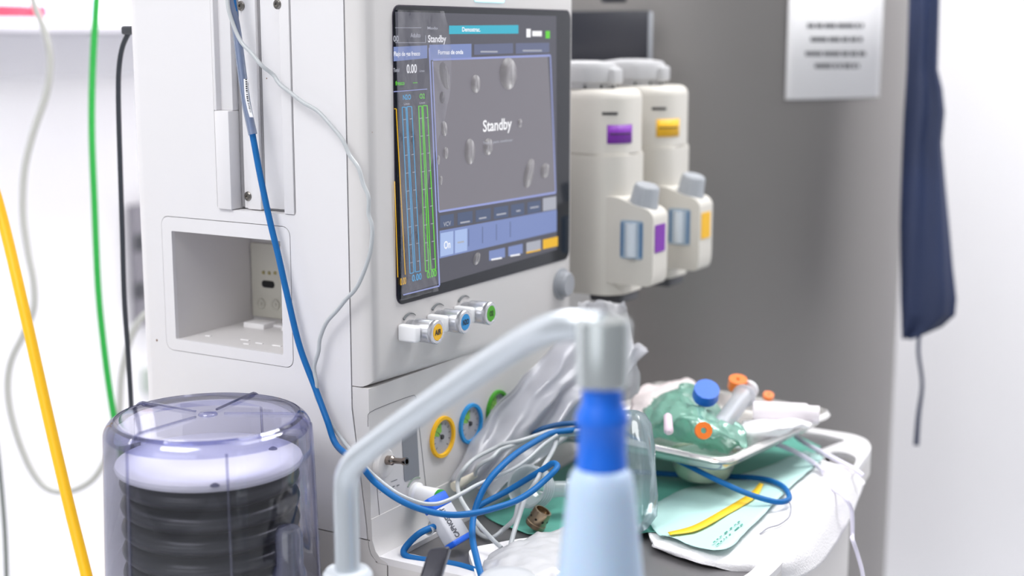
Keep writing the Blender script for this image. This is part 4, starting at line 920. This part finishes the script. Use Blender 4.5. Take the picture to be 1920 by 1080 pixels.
# loose end of film sticking up behind the cap
pts = [(1150, 575, 1.74), (1180, 568, 1.75), (1190, 640, 1.75), (1212, 700, 1.75), (1190, 725, 1.76)]
rows = [[A(1100+18*j, 700-6*i*3+8*math.sin(j*1.3+i), 1.74+.01*math.sin(j*2+i*.7)) for j in range(6)] for i in range(3)]
rows = [[A(1085+j*22+(6 if i % 2 else 0), 745-i*30+4*math.sin(j*2.2+i), 1.745+.012*math.sin(j*1.9+i)) for j in range(int(6))] for i in range(7)]
for i in range(7):
    for j in range(6):
        if i > 2: rows[i][j] = A(1085+j*(22-(i-2)*1.2), 745-i*30, 1.745+.012*math.sin(j*1.9+i))
MB().grid(sheet(rows, 6, 6, .006, 45, 15)).build('loose_end', clear('bag_milky', 'ececf0', 'c8c8cc', .3, .25, .5, 'ececee', bump=.4, bscale=30), pbg, 80, solid=.0003)
# clear inflated pouch right of the bag
c1 = T(1188, 1004, .806); c0 = A(1180, 768, (c1-CAM).dot(D_)+.03)
po = clear('pouch_clear', 'eef4f6', 'b4c6d0', .2, .1, .20, 'cfe0e6', bump=.35, bscale=22)
b = MB(); ax = c1-c0
b.lathe(c0, ax, [(0, 0), (.009, .01), (.017, .04), (.023, .12), (.0262, .3), (.028, .5), (.028, .7), (.025, .85), (.015, .95), (.006, .985), (0, 1)], 36, xdir=R_, mod=lambda a, t: (1 if abs(math.cos(a)) > .3 else .75)*(1+.05*math.sin(a*5+t*8)))
tag(b.build('clear_pouch', po, None, 80), 'clear inflated plastic pouch standing to the right of the pale blue bag', 'pouch')

# black lever and round lid at the front edge
le_ = thing('black_lever', 'black lever handle with a glossy face at the left front corner of the worktop', 'lever', T(800, 1130, .79))
p, q = A(822, 1040, 1.315), A(775, 1190, 1.27)
b = MB(); dx = (R_*.95+U_*.15).normalized(); ay = (q-p); az_ = dx.cross(ay).normalized()
M_ = Matrix((dx, ay.normalized(), az_)).transposed().to_4x4(); M_.translation = p
b.box((-.0105, -.006, -.006), (.0105, ay.length, .006), .004, 4); b.bm.transform(M_); b.build('handle', mat('lever_black', '2c2c36', .22, .3, bump=.1, bscale=700, coat=.5), le_)
MB().frustum(q+V((0, 0, .01)), q+V((0, .08, .0)), .012, .012, 20).build('pivot', DGREY, le_)
c = A(952, 1086, 1.30)
tag(MB().lathe(c+V((0, 0, -.012)), (0, 0, 1), [(0, 0), (.026, 0), (.027, .004), (.027, .012), (.024, .0155), (.012, .017), (0, .0172)], 40).build('round_lid', mat('lid_grey', 'c6c8cc', .35), None, 50), 'round pale grey lid at the bottom edge in front of the worktop', 'lid')
c_ = c+V((0, 0, -.012)); tag(MB().frustum((c_.x, c_.y, .776), (c_.x, c_.y, c_.z-.0002), .010, .012, 20).build('lid_post', mat('lid_grey', '', .35), None), 'short grey post under the round lid', 'post')
# ceiling lamps that carry the light
for x, y, sx, sy, lab in ((-.2, -1.5, 1.2, 1.2, 'square white ceiling light panel over the front of the machine'), (.5, .4, 1.2, .6, 'white ceiling light panel above the worktop'), (-1.2, 1.3, .6, 1.2, 'white ceiling light panel near the left wall'), (.75, 1.3, .6, 1.0, 'white ceiling light panel near the back wall')):
    tag(MB().box((x-sx/2-.02, y-sy/2-.02, 2.74), (x+sx/2+.02, y+sy/2+.02, 2.80), .004).build('ceiling_light', mat('lamp_white', 'f4f4f4', .5, emit='ffffff', estr=1.5)), lab, 'ceiling light', 'ceiling light panels')
